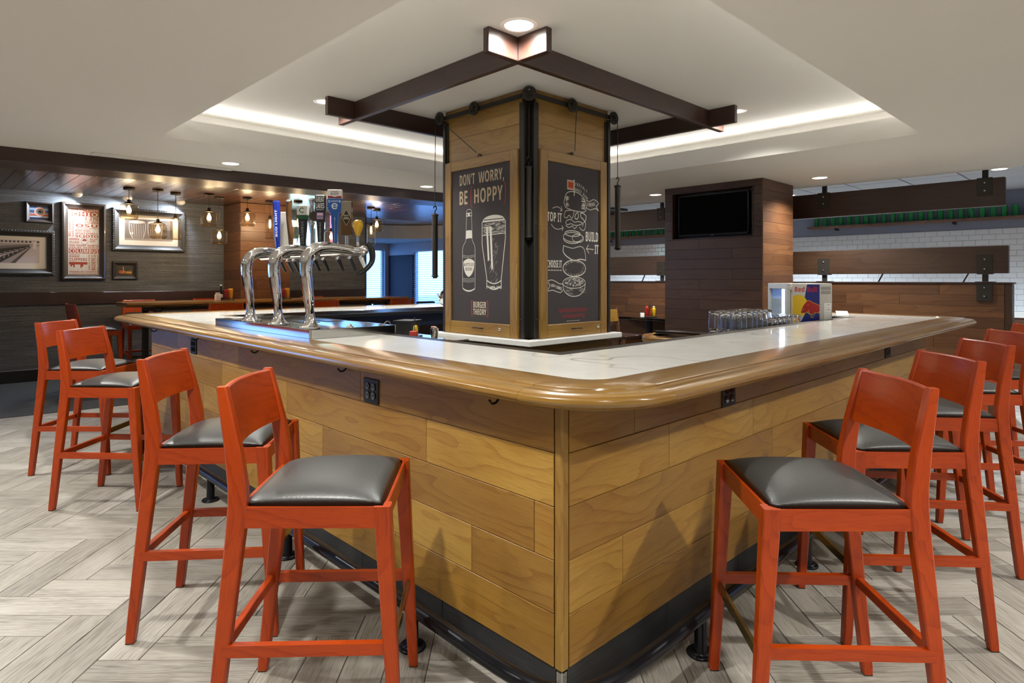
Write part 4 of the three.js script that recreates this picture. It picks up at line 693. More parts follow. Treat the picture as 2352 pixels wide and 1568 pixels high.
  x.fillStyle = '#7c2a2c'; x.globalAlpha = 0.9; for (const [a, b, f, g] of [[0.21, 0.75, 0.905, 0.932], [0.27, 0.68, 0.943, 0.97]]) { let p = a; while (p < b) { const wd = 0.012 + r() * 0.012; x.fillRect(X(p), Y(f + r() * 0.004), X(wd), Y(g - f - r() * 0.006)); p += wd + 0.006; } } x.globalAlpha = 1; x.fillStyle = CHALK;
  for (let k = 0; k < 14; k++) { x.beginPath(); x.arc(X(0.36 + k * 0.018), Y(0.987), 3 + (k % 2), 0, 7); x.fill(); }
});
function chalkboard(axis, label, tex, a0, a1, i0, i1, hx, knob) {
  // local frame: x along the face, y up, z out of the face
  const left = axis === 'v', t = thing('chalkboard_sign', label, 'sign', left ? [CU0 - 0.001, (a0 + a1) / 2, 0.957] : [(a0 + a1) / 2, CV0 - 0.001, 0.957], left ? -Math.PI / 2 : 0, 'sliding chalkboards on the column');
  const X = (a) => left ? -(a - (a0 + a1) / 2) : a - (a0 + a1) / 2, y = (h) => h - 0.957, d = 0.03, W = a1 - a0;
  const bx = (name, xa, xb, ya, yb, z0, z1, mat, grain, c = 0.003, vr = 0) => part(t, name, boxGeo(Math.abs(xb - xa), yb - ya, z1 - z0, c, grain, vr, vr * 0.3), mat, new THREE.Vector3((xa + xb) / 2, (ya + yb) / 2, (z0 + z1) / 2));
  const top = 2.36 - 0.957, ib = 1.056 - 0.957, it = 2.283 - 0.957; const xl = -W / 2, xr = W / 2; const il = Math.min(X(i0), X(i1)), ir = Math.max(X(i0), X(i1));
  bx('frame_stile', xl, il, 0, top, 0, d, M.oakPlain, 'y', 0.003, 0.1); bx('frame_stile', ir, xr, 0, top, 0, d, M.oakPlain, 'y', 0.003, 0.45);
  bx('frame_rail', il + 0.0005, ir - 0.0005, it, top, 0, d - 0.001, M.oakPlain, 'x', 0.003, 0.7); bx('frame_rail', il + 0.0005, ir - 0.0005, 0, ib, 0, d - 0.001, M.oakPlain, 'x', 0.003, 0.9);
  const g = new THREE.BoxGeometry(ir - il - 0.001, it - ib - 0.001, 0.012); part(t, 'chalk_panel', g, [M.black, M.black, M.black, M.black, std('#ffffff', 0.8, { map: tex }), M.black], new THREE.Vector3((il + ir) / 2, (ib + it) / 2, 0.009));
  const hm = (il + ir) / 2; part(t, 'handle', tube([[hm - 0.045, 0.055, d - 0.004], [hm - 0.045, 0.058, d + 0.028], [hm, 0.06, d + 0.03], [hm + 0.045, 0.058, d + 0.028], [hm + 0.045, 0.055, d - 0.004]], 0.005, 30, 8), M.iron);
  part(t, 'lock', lathe([[0.0001, 0.012], [0.01, 0.011], [0.012, 0.0]], 18).rotateX(Math.PI / 2), M.chrome, new THREE.Vector3(knob, 0.06, d - 0.001));
  part(t, 'hook_eye', new THREE.TorusGeometry(0.013, 0.004, 8, 20), M.iron, new THREE.Vector3(X(hx), top + 0.012, d / 2 + 0.004)); part(t, 'hook_plate', boxGeo(0.03, 0.03, 0.006, 0.002), M.iron, new THREE.Vector3(X(hx), top + 0.006, 0.006));
}
chalkboard('v', 'oak-framed chalkboard with beer bottle and glass drawing', beerTex, 3.262, 4.12, 3.342, 4.043, 3.7, 0.24);
chalkboard('u', 'oak-framed chalkboard with stacked burger drawing', burgerTex, 3.352, 4.153, 3.432, 4.07, 3.72, 0.28);

// ---- beam frame around the column
{
  const t = thing('beam_frame', 'dark stained timber beams crossing in a square under the tray ceiling', 'beams', [3.67, 3.49, H_TRAY - 0.14]);
  const h0 = H_TRAY - 0.14, h1 = H_TRAY - 0.001, a0 = 2.54, a1 = 2.585, b0 = 4.77, b1 = 4.815, c0 = 2.56, c1 = 2.605, d0 = 4.39, d1 = 4.435;
  for (const [v0, v1] of [[c0, c1], [d0, d1]]) slab(t, 'beam', M.espresso, 2.31, 5.03, v0, v1, h0, h1, { grain: 'x', c: 0.003 });
  for (const [u0, u1] of [[a0, a1], [b0, b1]]) for (const [v0, v1] of [[2.335, c0 - 0.001], [c1 + 0.001, d0 - 0.001], [d1 + 0.001, 4.65]]) slab(t, 'beam', M.espresso, u0, u1, v0, v1, h0, h1, { grain: 'z', c: 0.003 });
}

// ================================================================ THINGS ON THE BAR
function sweep(pts, radii, seg = 60, n = 20) {       // tube of changing radius
  const c = new THREE.CatmullRomCurve3(pts.map((p) => new THREE.Vector3(...p)), false, 'centripetal'), fr = c.computeFrenetFrames(seg, false), rings = [];
  for (let i = 0; i <= seg; i++) { const q = i / seg, p = c.getPointAt(q), f = q * (radii.length - 1), k = Math.min(radii.length - 2, Math.floor(f)), r = radii[k] + (radii[k + 1] - radii[k]) * (f - k);
    rings.push(Array.from({ length: n }, (_, j) => { const a = -j / n * Math.PI * 2, v = p.clone().addScaledVector(fr.normals[i], Math.cos(a) * r).addScaledVector(fr.binormals[i], -Math.sin(a) * r); return [v.x, v.y, v.z]; })); }
  return loft(rings, 1.2);
}
// drip tray
{
  const mirror = std('#c4c4c2', 0.1, { metalness: 1 }), u0 = 1.613, u1 = 2.19, v0 = 3.28, v1 = 4.75, h0 = TOP + 0.001, h1 = 1.113, t = thing('drip_tray', 'long stainless steel drip tray under the beer taps', 'tray', [u0, v0, h0]);
  slab(t, 'tray_floor', M.steel, u0 + 0.011, u1 - 0.011, v0 + 0.011, v1 - 0.011, h0, 1.086, { grain: 'z', c: 0.001 });
  slab(t, 'tray_wall', mirror, u0, u0 + 0.01, v0, v1, h0, h1, { c: 0.002 }); slab(t, 'tray_wall', mirror, u1 - 0.01, u1, v0, v1, h0, h1, { c: 0.002 });
  slab(t, 'tray_wall', M.steel, u0 + 0.0105, u1 - 0.0105, v0, v0 + 0.01, h0, h1, { c: 0.002 }); slab(t, 'tray_wall', mirror, u0 + 0.0105, u1 - 0.0105, v1 - 0.01, v1, h0, h1, { c: 0.002 });
  for (let k = 0; k < 12; k++) slab(t, 'drain_slat', mirror, 2.02, 2.15, 4.2 + k * 0.035, 4.215 + k * 0.035, 1.0865, 1.09, { c: 0.001 });
  const r = part(t, 'rinser_nozzle', lathe([[0.0001, 0.022], [0.009, 0.02], [0.012, 0.01], [0.022, 0.006], [0.024, 0]], 20), M.chrome); r.position.copy(P(2.06, 3.62, 1.0865)).sub(t.position);
}
const HEAD_U = 2.15, HEAD_H = 1.585;
{
  const t = thing('beer_tower', 'chrome beer tower with three curved columns joined by one header', 'beer tap', [1.83, 4.18, 1.0865]);
  for (const v of [3.71, 4.18, 4.66]) {
    const z = -(v - 4.18);
    part(t, 'column', sweep([[0, 0.03, z], [-0.004, 0.14, z], [-0.02, 0.28, z], [-0.03, 0.38, z], [-0.018, 0.45, z], [0.03, 0.498, z], [0.11, 0.515, z], [0.2, 0.51, z], [0.3, 0.5, z]], [0.026, 0.028, 0.032, 0.036, 0.039, 0.04, 0.038, 0.034, 0.03], 64, 24), M.chrome);
    part(t, 'flange', lathe([[0.0001, 0], [0.078, 0], [0.078, 0.008], [0.07, 0.012], [0.048, 0.028], [0.034, 0.055], [0.028, 0.09], [0.026, 0.1]], 36), M.chrome, new THREE.Vector3(0, 0.0, z));
    for (let k = 0; k < 6; k++) { const a = k / 6 * 6.283; part(t, 'bolt', new THREE.SphereGeometry(0.006, 10, 6), M.chrome, new THREE.Vector3(0.066 * Math.cos(a), 0.013, z + 0.066 * Math.sin(a))); }
  }
  part(t, 'header', moved(cyl(0.031, 1.6, 28), HEAD_U - 1.83, HEAD_H - 1.0865, -(4.41 - 4.18), Math.PI / 2), M.chrome);
  for (const v of [3.605, 5.215]) part(t, 'end_cap', new THREE.SphereGeometry(0.033, 20, 12), M.chrome, new THREE.Vector3(HEAD_U - 1.83, HEAD_H - 1.0865, -(v - 4.18)));
  for (const v of [5.11, 4.97, 4.86, 4.65, 4.5, 4.36, 4.14, 3.97, 3.82]) {
    const f = part(t, 'faucet', merge([moved(cyl(0.014, 0.07, 16), 0.05, 0, 0, 0, 0, Math.PI / 2), moved(cyl(0.018, 0.05, 16), 0.085, 0.005, 0), moved(cyl(0.011, 0.022, 14), 0.085, 0.022, 0), moved(cyl(0.012, 0.05, 14), 0.11, -0.025, 0, 0, 0, -0.5)]), M.chrome, new THREE.Vector3(HEAD_U - 1.83, HEAD_H - 1.0865, -(v - 4.18)));
    part(f, 'spout', moved(cyl(0.011, 0.09, 14, 0.016), 0.13, -0.085, 0, 0, 0, 0.45), v === 3.82 ? M.white : M.black);
  }
}
// tap handles, each its own shape and print
const plate = (t, name, w, h, x, y, z, tex, d = 0.002) => part(t, name, new THREE.BoxGeometry(w, h, d), std('#ffffff', 0.4, { map: tex }), new THREE.Vector3(x, y, z));
const taperBox = (h, w0, w1, d0, d1) => loft([ringRect(0, 0, 0, w0, d0, 0.004), ringRect(0, h * 0.5, 0, (w0 + w1) / 2, (d0 + d1) / 2, 0.004), ringRect(0, h, 0, w1, d1, 0.004)], 0.5);
function handle(v, base, label, turn = -0.67, lean = 0) {
  const t = thing('tap_handle', label, 'tap handle', [HEAD_U + 0.085, v, base], 0, 'beer tap handles'); t.rotation.set(0, turn, lean);
  part(t, 'ferrule', lathe([[0.0001, 0.0], [0.009, 0.0], [0.011, 0.012], [0.009, 0.03], [0.0001, 0.03]], 16), M.chrome); return t;
}
const vtext = (s, bg, fg, w = 96, h = 420, fam = 'sans-serif') => canvasTex(w, h, (x) => { x.fillStyle = bg; x.fillRect(0, 0, w, h); x.fillStyle = fg; x.save(); x.translate(w * 0.8, h - 12); x.rotate(-Math.PI / 2); lettering(x, s, 0, 0, h - 24, w * 0.6, 'bold', fam); x.restore(); });
{
  const blue = phy('#1c2f8f', 0.25, { clearcoat: 0.6 }), green = std('#1f5a36', 0.4), slate = std('#23272c', 0.45), grey = std('#b9b6ae', 0.5), wood = std('#6d4a22', 0.5, { map: T.maple });
  let t = handle(5.11, 1.621, 'blue octagonal tap handle with white upright lettering', -0.67, 0.03);
  part(t, 'grip', loft([0.028, 0.06, 0.2, 0.36, 0.42, 0.432].map((y, k) => Array.from({ length: 8 }, (_, j) => { const a = -j / 8 * 6.283 + 0.39, r = [0.016, 0.02, 0.026, 0.03, 0.03, 0.022][k]; return [r * Math.cos(a), y, r * Math.sin(a)]; })), 0.4), blue); plate(t, 'lettering', 0.026, 0.24, 0, 0.24, 0.0275, vtext('BUD LIGHT', '#1c2f8f', '#f2f2f4'));
  t = handle(4.97, 1.621, 'pale grey flat slab tap handle'); part(t, 'grip', boxGeo(0.075, 0.3, 0.02, 0.004, 'y'), grey, new THREE.Vector3(0, 0.178, 0)); part(t, 'edge_band', boxGeo(0.079, 0.012, 0.024, 0.003), M.iron, new THREE.Vector3(0, 0.03, 0));
  t = handle(4.86, 1.621, 'dark brown curved wooden tap handle with chrome tip', -1.1, 0.06); part(t, 'grip', sweep([[0, 0.025, 0], [0.004, 0.14, 0], [-0.006, 0.28, 0], [0.004, 0.4, 0]], [0.016, 0.024, 0.022, 0.026], 30, 10), wood); part(t, 'tip', lathe([[0.026, 0], [0.026, 0.01], [0.018, 0.02], [0.0001, 0.022]], 18), M.chrome, new THREE.Vector3(0.004, 0.4, 0));
  t = handle(4.65, 1.62, 'black tap handle with white block showing a green letter c'); part(t, 'grip', taperBox(0.24, 0.036, 0.07, 0.03, 0.05).translate(0, 0.025, 0), slate); part(t, 'band', boxGeo(0.072, 0.03, 0.052, 0.003), green, new THREE.Vector3(0, 0.262, 0));
  const cube = part(t, 'block', boxGeo(0.082, 0.078, 0.06, 0.005), std('#d9dad2', 0.4), new THREE.Vector3(0, 0.317, 0));
  plate(t, 'emblem', 0.06, 0.06, 0, 0.317, 0.0305, canvasTex(128, 128, (x) => { x.fillStyle = '#d9dad2'; x.fillRect(0, 0, 128, 128); x.strokeStyle = '#2f6b44'; x.lineWidth = 15; x.beginPath(); x.arc(62, 68, 38, 0.7, 5.2); x.stroke(); x.fillStyle = '#2f6b44'; x.beginPath(); x.moveTo(62, 6); x.lineTo(96, 46); x.lineTo(74, 46); x.fill(); }));
  plate(t, 'lettering', 0.032, 0.19, 0, 0.14, 0.0225, vtext('COLUMBUS', '#23272c', '#8d9094')).rotation.x = 0.04;
  t = handle(4.5, 1.62, 'slim chrome and glass tap handle behind the black one'); part(t, 'grip', lathe([[0.0001, 0.025], [0.012, 0.025], [0.012, 0.15], [0.018, 0.2], [0.014, 0.22], [0.012, 0.33], [0.016, 0.345], [0.024, 0.385], [0.025, 0.395], [0.0001, 0.395]], 24), M.chrome); part(t, 'collar', lathe([[0.019, 0.195], [0.022, 0.2], [0.022, 0.212], [0.019, 0.217]], 20), M.chrome);
  t = handle(4.36, 1.621, 'black wooden tap handle with white two-line lettering and pink label'); part(t, 'grip', taperBox(0.26, 0.034, 0.066, 0.026, 0.04).translate(0, 0.025, 0), slate); part(t, 'head', boxGeo(0.078, 0.125, 0.04, 0.006), slate, new THREE.Vector3(0, 0.345, 0));
  plate(t, 'lettering', 0.072, 0.115, 0, 0.343, 0.0205, canvasTex(150, 240, (x) => { x.fillStyle = '#23272c'; x.fillRect(0, 0, 150, 240); x.fillStyle = '#eeeae2'; lettering(x, 'GREAT', 8, 95, 134, 82); lettering(x, 'LAKES', 8, 196, 134, 82); lettering(x, 'BREWING CO.', 14, 224, 122, 14); }));
  plate(t, 'label', 0.048, 0.05, 0, 0.25, 0.0215, canvasTex(96, 100, (x) => { x.fillStyle = '#b98aa2'; x.fillRect(0, 0, 96, 100); x.fillStyle = '#6f7f9a'; x.fillRect(0, 55, 96, 16); x.fillStyle = '#e6d6dc'; x.fillRect(10, 14, 76, 22); })); plate(t, 'upright_lettering', 0.018, 0.15, 0, 0.13, 0.0185, vtext('CHRISTMAS ALE', '#23272c', '#b9b4aa', 48, 400)).rotation.x = 0.03;
  part(t, 'side_emblem', moved(cyl(0.035, 0.014, 28), -0.05, 0.25, -0.01, Math.PI / 2), std('#3a3122', 0.5));
  t = handle(4.14, 1.621, 'tall blue shield tap handle with white top block and letter e'); const blue2 = phy('#1d5fb4', 0.3, { clearcoat: 0.5 });
  part(t, 'grip', taperBox(0.24, 0.026, 0.058, 0.024, 0.03).translate(0, 0.025, 0), blue2); { const s = new THREE.Shape(); s.moveTo(-0.028, 0); s.quadraticCurveTo(-0.05, 0.03, -0.052, 0.1); s.lineTo(0.052, 0.1); s.quadraticCurveTo(0.05, 0.03, 0.028, 0); part(t, 'shield', new THREE.ExtrudeGeometry(s, { depth: 0.03, bevelEnabled: true, bevelSize: 0.002, bevelThickness: 0.002, bevelSegments: 2 }), blue2, new THREE.Vector3(0, 0.255, -0.015)); }
  part(t, 'top_block', boxGeo(0.105, 0.066, 0.034, 0.004), std('#ecebe7', 0.35), new THREE.Vector3(0, 0.393, 0));
  plate(t, 'top_print', 0.098, 0.06, 0, 0.393, 0.0172, canvasTex(196, 120, (x) => { x.fillStyle = '#ecebe7'; x.fillRect(0, 0, 196, 120); x.fillStyle = '#8d3a48'; lettering(x, 'BLEEDING', 45, 32, 106, 16); x.fillStyle = '#3c3d55'; lettering(x, 'BUCKEYE', 42, 76, 112, 36); x.fillStyle = '#b3232b'; x.beginPath(); x.moveTo(0, 90); x.quadraticCurveTo(60, 86, 98, 104); x.quadraticCurveTo(140, 86, 196, 90); x.lineTo(196, 120); x.lineTo(0, 120); x.fill(); x.fillStyle = '#24356e'; x.fillRect(0, 110, 196, 10); }));
  plate(t, 'shield_print', 0.094, 0.075, 0, 0.316, 0.0178, canvasTex(188, 150, (x) => { x.fillStyle = '#1d5fb4'; x.fillRect(0, 0, 188, 150); x.fillStyle = '#eef0ee'; lettering(x, 'E', 6, 46, 26, 36); lettering(x, 'LEVATO', 38, 36, 108, 20); lettering(x, 'R', 152, 46, 30, 36); x.strokeStyle = '#eef0ee'; x.lineWidth = 17; x.beginPath(); x.arc(94, 98, 36, 0.5, 6.28); x.stroke(); x.fillRect(58, 92, 74, 12); }), 0.001);
  plate(t, 'arrow', 0.008, 0.18, 0, 0.14, 0.0152, canvasTex(24, 400, (x) => { x.fillStyle = '#1d5fb4'; x.fillRect(0, 0, 24, 400); x.fillStyle = '#dfe3e6'; x.fillRect(9, 30, 6, 370); x.beginPath(); x.moveTo(12, 0); x.lineTo(23, 50); x.lineTo(1, 50); x.fill(); }), 0.001).rotation.x = 0.012;
  t = handle(3.97, 1.621, 'square wooden tap handle with pale top and diamond badge'); part(t, 'stem', cyl(0.012, 0.07, 16), M.chrome, new THREE.Vector3(0, 0.05, 0)); part(t, 'grip', boxGeo(0.072, 0.24, 0.05, 0.004, 'y'), wood, new THREE.Vector3(0, 0.205, 0));
  plate(t, 'badge', 0.069, 0.236, 0, 0.205, 0.0252, canvasTex(140, 480, (x) => { x.fillStyle = '#8b8478'; x.fillRect(0, 0, 140, 230); x.fillStyle = '#5d4120'; x.fillRect(0, 170, 140, 310); x.fillStyle = '#8b8478'; x.beginPath(); x.moveTo(0, 230); x.lineTo(70, 120); x.lineTo(140, 230); x.lineTo(140, 0); x.lineTo(0, 0); x.fill(); x.fillStyle = '#241c14'; x.strokeStyle = '#d9cfb8'; x.lineWidth = 4; x.beginPath(); x.moveTo(70, 118); x.lineTo(132, 230); x.lineTo(70, 344); x.lineTo(8, 230); x.closePath(); x.fill(); x.stroke(); x.fillStyle = '#d9cfb8'; lettering(x, "WOLF'S", 34, 214, 72, 24); lettering(x, 'RIDGE', 30, 256, 80, 26); x.fillRect(48, 226, 44, 3); }));
  const sp = plate(t, 'side_lettering', 0.046, 0.21, 0.0362, 0.21, 0, canvasTex(60, 300, (x) => { x.fillStyle = '#6d4a22'; x.fillRect(0, 0, 60, 300); x.fillStyle = '#ece7da'; 'WRB'.split('').forEach((c, k) => lettering(x, c, 8, 96 + k * 70, 44, 52)); })); sp.rotation.y = Math.PI / 2;
  t = handle(3.82, 1.621, 'yellow rounded bulb-shaped tap handle'); part(t, 'stem', cyl(0.008, 0.05, 14), M.chrome, new THREE.Vector3(0, 0.052, 0)); part(t, 'knob', lathe([[0.0001, 0.028], [0.014, 0.03], [0.018, 0.045], [0.03, 0.075], [0.036, 0.1], [0.034, 0.122], [0.022, 0.138], [0.0001, 0.142]], 28), phy('#d8a81c', 0.3, { clearcoat: 0.6 }), new THREE.Vector3(0, 0.044, 0));
  const b = thing('drip_hose', 'black curved hose hanging at the end of the beer header', 'hose', [HEAD_U + 0.06, 3.7, 1.4]); part(b, 'hose', sweep([[0.02, 0.24, 0], [0.05, 0.2, 0.01], [0.05, 0.12, 0.02], [0.0, 0.06, 0.02], [-0.05, 0.03, 0.01]], [0.02, 0.022, 0.018, 0.016, 0.012], 30, 12), M.black);
}
// small cooler with printed side
{
  const turn = Math.atan2(-CU, SU) + 0.06, X = 2.56, Z = 5.55, u = X * SU + Z * CU, v = -X * CU + Z * SU, W = 0.405, H = 0.43, D = 0.35, t = thing('mini_cooler', 'small silver countertop cooler with red bull and yellow sun print', 'cooler', [u, v, 0.9305], turn);
  const silver = std('#c7c6c2', 0.4, { metalness: 0.3 });
  part(t, 'body', boxGeo(W - 0.035, H, D, 0.006, 'x'), silver, new THREE.Vector3(0.0175, H / 2, 0));
  const print = canvasTex(760, 800, (x) => {
    x.fillStyle = '#c3c1bb'; x.fillRect(0, 0, 760, 800); x.save(); x.beginPath(); x.rect(6, 8, 518, 784); x.clip();
    x.fillStyle = '#1b2472'; x.beginPath(); x.moveTo(285, 0); x.lineTo(525, 0); x.lineTo(525, 792); x.lineTo(60, 792); x.lineTo(240, 500); x.lineTo(240, 215); x.fill();
    x.fillStyle = '#e3bc18'; x.beginPath(); x.arc(120, 360, 182, 0, 7); x.fill(); x.fillRect(0, 340, 180, 180);
    const bull = () => { x.beginPath(); x.moveTo(165, 480); x.bezierCurveTo(175, 400, 215, 330, 300, 268); x.bezierCurveTo(350, 270, 380, 310, 440, 320); x.bezierCurveTo(480, 335, 510, 350, 560, 380); x.lineTo(560, 490); x.lineTo(520, 470); x.lineTo(470, 478); x.bezierCurveTo(440, 470, 400, 480, 380, 505); x.lineTo(340, 500); x.bezierCurveTo(330, 470, 300, 455, 270, 462); x.lineTo(250, 482); x.closePath(); };
    x.fillStyle = '#a80f14'; x.strokeStyle = '#e9c93a'; x.lineWidth = 6; bull(); x.fill(); x.stroke();
    x.lineWidth = 5; for (const p of [[[195, 440], [205, 415], [228, 408]], [[300, 360], [306, 330]], [[300, 420], [330, 450], [318, 470]], [[380, 505], [350, 545], [410, 555]], [[440, 480], [420, 520], [380, 540]], [[505, 475], [520, 450], [515, 500]], [[280, 465], [330, 500], [360, 498]]]) { x.beginPath(); p.forEach(([a, b], k) => k ? x.lineTo(a, b) : x.moveTo(a, b)); x.stroke(); }
    x.restore(); x.fillStyle = '#b3161c'; lettering(x, 'Red', 42, 130, 200, 82); lettering(x, 'Bull', 275, 130, 202, 82);
    x.fillStyle = '#8f8e8a'; x.fillRect(546, 45, 190, 55); x.fillRect(546, 112, 190, 55); x.fillStyle = '#a5a4a0'; for (let k = 0; k < 18; k++) { x.fillRect(548 + k * 10.4, 47, 3, 50); x.fillRect(548 + k * 10.4, 114, 3, 50); }
    x.fillStyle = '#efefec'; x.fillRect(612, 315, 132, 330); x.fillStyle = '#8a8a88'; for (const y of [345, 390, 425, 470, 500, 525, 550]) x.fillRect(622, y, 110, 3); x.fillRect(675, 338, 36, 12); x.fillRect(675, 420, 40, 10);
  });
  part(t, 'printed_side', new THREE.BoxGeometry(W - 0.05, H - 0.012, 0.002), [silver, silver, silver, silver, std('#ffffff', 0.35, { map: print }), silver], new THREE.Vector3(0.02, H / 2, D / 2 + 0.0008));
  const door = part(t, 'door', merge([moved(boxGeo(0.032, 0.05, D, 0.003), 0, H - 0.025, 0), moved(boxGeo(0.032, 0.03, D, 0.003), 0, 0.015, 0), moved(boxGeo(0.032, H - 0.08, 0.035, 0.002), 0, H / 2 - 0.01, D / 2 - 0.0175), moved(boxGeo(0.032, H - 0.08, 0.035, 0.002), 0, H / 2 - 0.01, -D / 2 + 0.0175)]), silver, new THREE.Vector3(-W / 2 + 0.016, 0, 0));
  part(door, 'pane', boxGeo(0.004, H - 0.08, D - 0.07, 0), M.pane, new THREE.Vector3(-0.004, H / 2 - 0.01, 0));
  part(t, 'interior_panel', boxGeo(0.004, H - 0.085, D - 0.075, 0), std('#d5dde8', 0.5), new THREE.Vector3(-W / 2 + 0.026, H / 2 - 0.01, 0));
  part(t, 'lamp', boxGeo(0.01, H - 0.1, 0.03, 0.003), std('#ffffff', 0.4, { emissive: new THREE.Color().setRGB(0.8, 0.92, 1.0), emissiveIntensity: 5 }), new THREE.Vector3(-W / 2 + 0.019, H / 2, 0.07));
  const l = new THREE.RectAreaLight(COOL, 6, 0.03, H - 0.1); l.position.set(-W / 2 - 0.004, H / 2, 0.07); l.rotation.y = -Math.PI / 2 + Math.PI; l.lookAt(new THREE.Vector3(-5, 0, 0)); t.add(l); l.rotation.set(0, Math.PI / 2, 0);
  part(t, 'hinge', boxGeo(0.014, 0.03, 0.012, 0.002), silver, new THREE.Vector3(-W / 2 + 0.036, H - 0.04, D / 2 + 0.004));
}
// upturned tumblers
{
  const tall = lathe([[0.037, 0], [0.0365, 0.06], [0.035, 0.118], [0.03, 0.122], [0.0001, 0.122], [0.0001, 0.106], [0.024, 0.105], [0.031, 0.098], [0.0345, 0.05], [0.0355, 0], [0.037, 0]], 28), short = lathe([[0.04, 0], [0.039, 0.05], [0.036, 0.088], [0.031, 0.092], [0.0001, 0.092], [0.0001, 0.078], [0.025, 0.077], [0.032, 0.07], [0.0375, 0.03], [0.0385, 0], [0.04, 0]], 28);
  const add = (g, u, v, h, label, group) => { const m = new THREE.Mesh(g, M.glass); m.name = numbered('tumbler'); m.position.copy(P(u, v, h)); scene.add(m); tag(m, label, 'glass', group); };
  for (let i = 0; i < 7; i++) for (let j = 0; j < 3; j++) { const u = 4.08 + i * 0.083 + rr(-0.002, 0.002), v = 1.985 + j * 0.083 + rr(-0.002, 0.002);
    add(tall, u, v, 0.9305, 'clear tumbler upside down in the bottom layer of the two-high stack', 'bottom layer of stacked tumblers'); add(tall, u, v, 1.0528, 'clear tumbler upside down in the top layer of the two-high stack', 'top layer of stacked tumblers'); }
  for (let i = 0; i < 7; i++) for (let j = 0; j < 3; j++) { const u = 4.68 + i * 0.086, v = 1.99 + j * 0.088; add(short, u, v, 0.9305, 'low clear tumbler upside down, bottom layer between stack and cooler', 'bottom layer of low tumblers'); if (i < 6) add(short, u, v, 1.0228, 'low clear tumbler upside down, top layer between stack and cooler', 'top layer of low tumblers'); }
  const c = thing('folded_card', 'white folded paper card lying on the marble beside the cooler', 'card', [6.28, 2.02, TOP + 0.001], 0.4);
  part(c, 'leaf', moved(boxGeo(0.15, 0.001, 0.1, 0), 0, 0.018, 0, 0, 0, 0.22), M.white); part(c, 'leaf', moved(boxGeo(0.15, 0.001, 0.1, 0), 0, 0.001, 0), M.white);
}
// things in the bar well beside the column and on the far counter
{
  const t = thing('condiment_caddy', 'black wire caddy with yellow squeeze bottle in the bar well', 'caddy', [2.88, 4.06, 0.9315], 0.75); t.scale.setScalar(0.66);
  part(t, 'tray', boxGeo(0.26, 0.03, 0.14, 0.004), M.black, new THREE.Vector3(0, 0.015, 0)); part(t, 'handle', tube([[0, 0.03, 0], [0, 0.2, 0], [0.018, 0.225, 0], [0, 0.245, 0], [-0.018, 0.225, 0], [0, 0.2, 0]], 0.004, 40, 8), M.black);
  part(t, 'squeeze_bottle', loft([ringRect(0.05, 0.03, 0, 0.06, 0.05, 0.012), ringRect(0.05, 0.1, 0, 0.062, 0.052, 0.012), ringRect(0.05, 0.135, 0, 0.058, 0.046, 0.016), ringRect(0.05, 0.15, 0, 0.03, 0.03, 0.008)], 0.8), std('#d0a81e', 0.4)); part(t, 'packet_stack', boxGeo(0.07, 0.06, 0.09, 0.006), std('#b3342a', 0.6), new THREE.Vector3(-0.07, 0.06, 0));
  const b = thing('steel_cup', 'small stainless cup filled with pale packets beside the column ledge', 'cup', [3.02, 3.99, 0.9315]); b.scale.setScalar(0.72); part(b, 'bowl', lathe([[0.0001, 0], [0.035, 0], [0.05, 0.1], [0.052, 0.102], [0.048, 0.102], [0.034, 0.006], [0.0001, 0.006]], 28), M.steel); for (let k = 0; k < 6; k++) part(b, 'packet', moved(boxGeo(0.05, 0.006, 0.03, 0.002), 0.012 * Math.cos(k * 2), 0.1 + k * 0.004, 0.012 * Math.sin(k * 2), 0.2, k * 1.1, 0.15), std(k % 2 ? '#c98d88' : '#d8d2c8', 0.6));
  const s = thing('well_stand', 'stainless stand in the bar well carrying the small cup', 'stand', [2.9, 4.1, 0]); slab(s, 'stand_top', M.steel, 2.66, 3.14, 3.7, 4.5, 0.9, 0.931, { c: 0.004 }); slab(s, 'stand_body', M.navy, 2.67, 3.13, 3.71, 4.49, 0.004, 0.899, { c: 0.004 });
  const bin = thing('napkin_bin', 'black open bin behind the yellow squeeze bottle', 'bin', [2.98, 4.3, 0.9315], 0.5); part(bin, 'bin_body', loft([ringRect(0, 0, 0, 0.16, 0.12, 0.006), ringRect(0, 0.12, 0, 0.2, 0.15, 0.006)], 0.5), M.black); part(bin, 'bin_lip', loft([ringRect(0, 0.115, 0, 0.215, 0.165, 0.006), ringRect(0, 0.127, 0, 0.215, 0.165, 0.006)], 0.5), M.black);
  const p = thing('coffee_carafe', 'polished silver carafe with knobbed lid on the far marble counter', 'carafe', [5.05, 6.45, TOP + 0.001]);
  part(p, 'body', lathe([[0.0001, 0], [0.045, 0], [0.07, 0.04], [0.075, 0.1], [0.06, 0.15], [0.05, 0.165], [0.0001, 0.165]], 32), M.chrome); part(p, 'lid', lathe([[0.052, 0.165], [0.03, 0.185], [0.01, 0.195], [0.008, 0.205], [0.016, 0.215], [0.012, 0.228], [0.0001, 0.232]], 24), M.chrome); part(p, 'handle', tube([[0.07, 0.13, 0], [0.11, 0.12, 0], [0.115, 0.07, 0], [0.072, 0.04, 0]], 0.006, 24, 8), M.chrome); part(p, 'spout', tube([[-0.06, 0.06, 0], [-0.1, 0.1, 0], [-0.115, 0.14, 0]], 0.01, 20, 8), M.chrome);
}

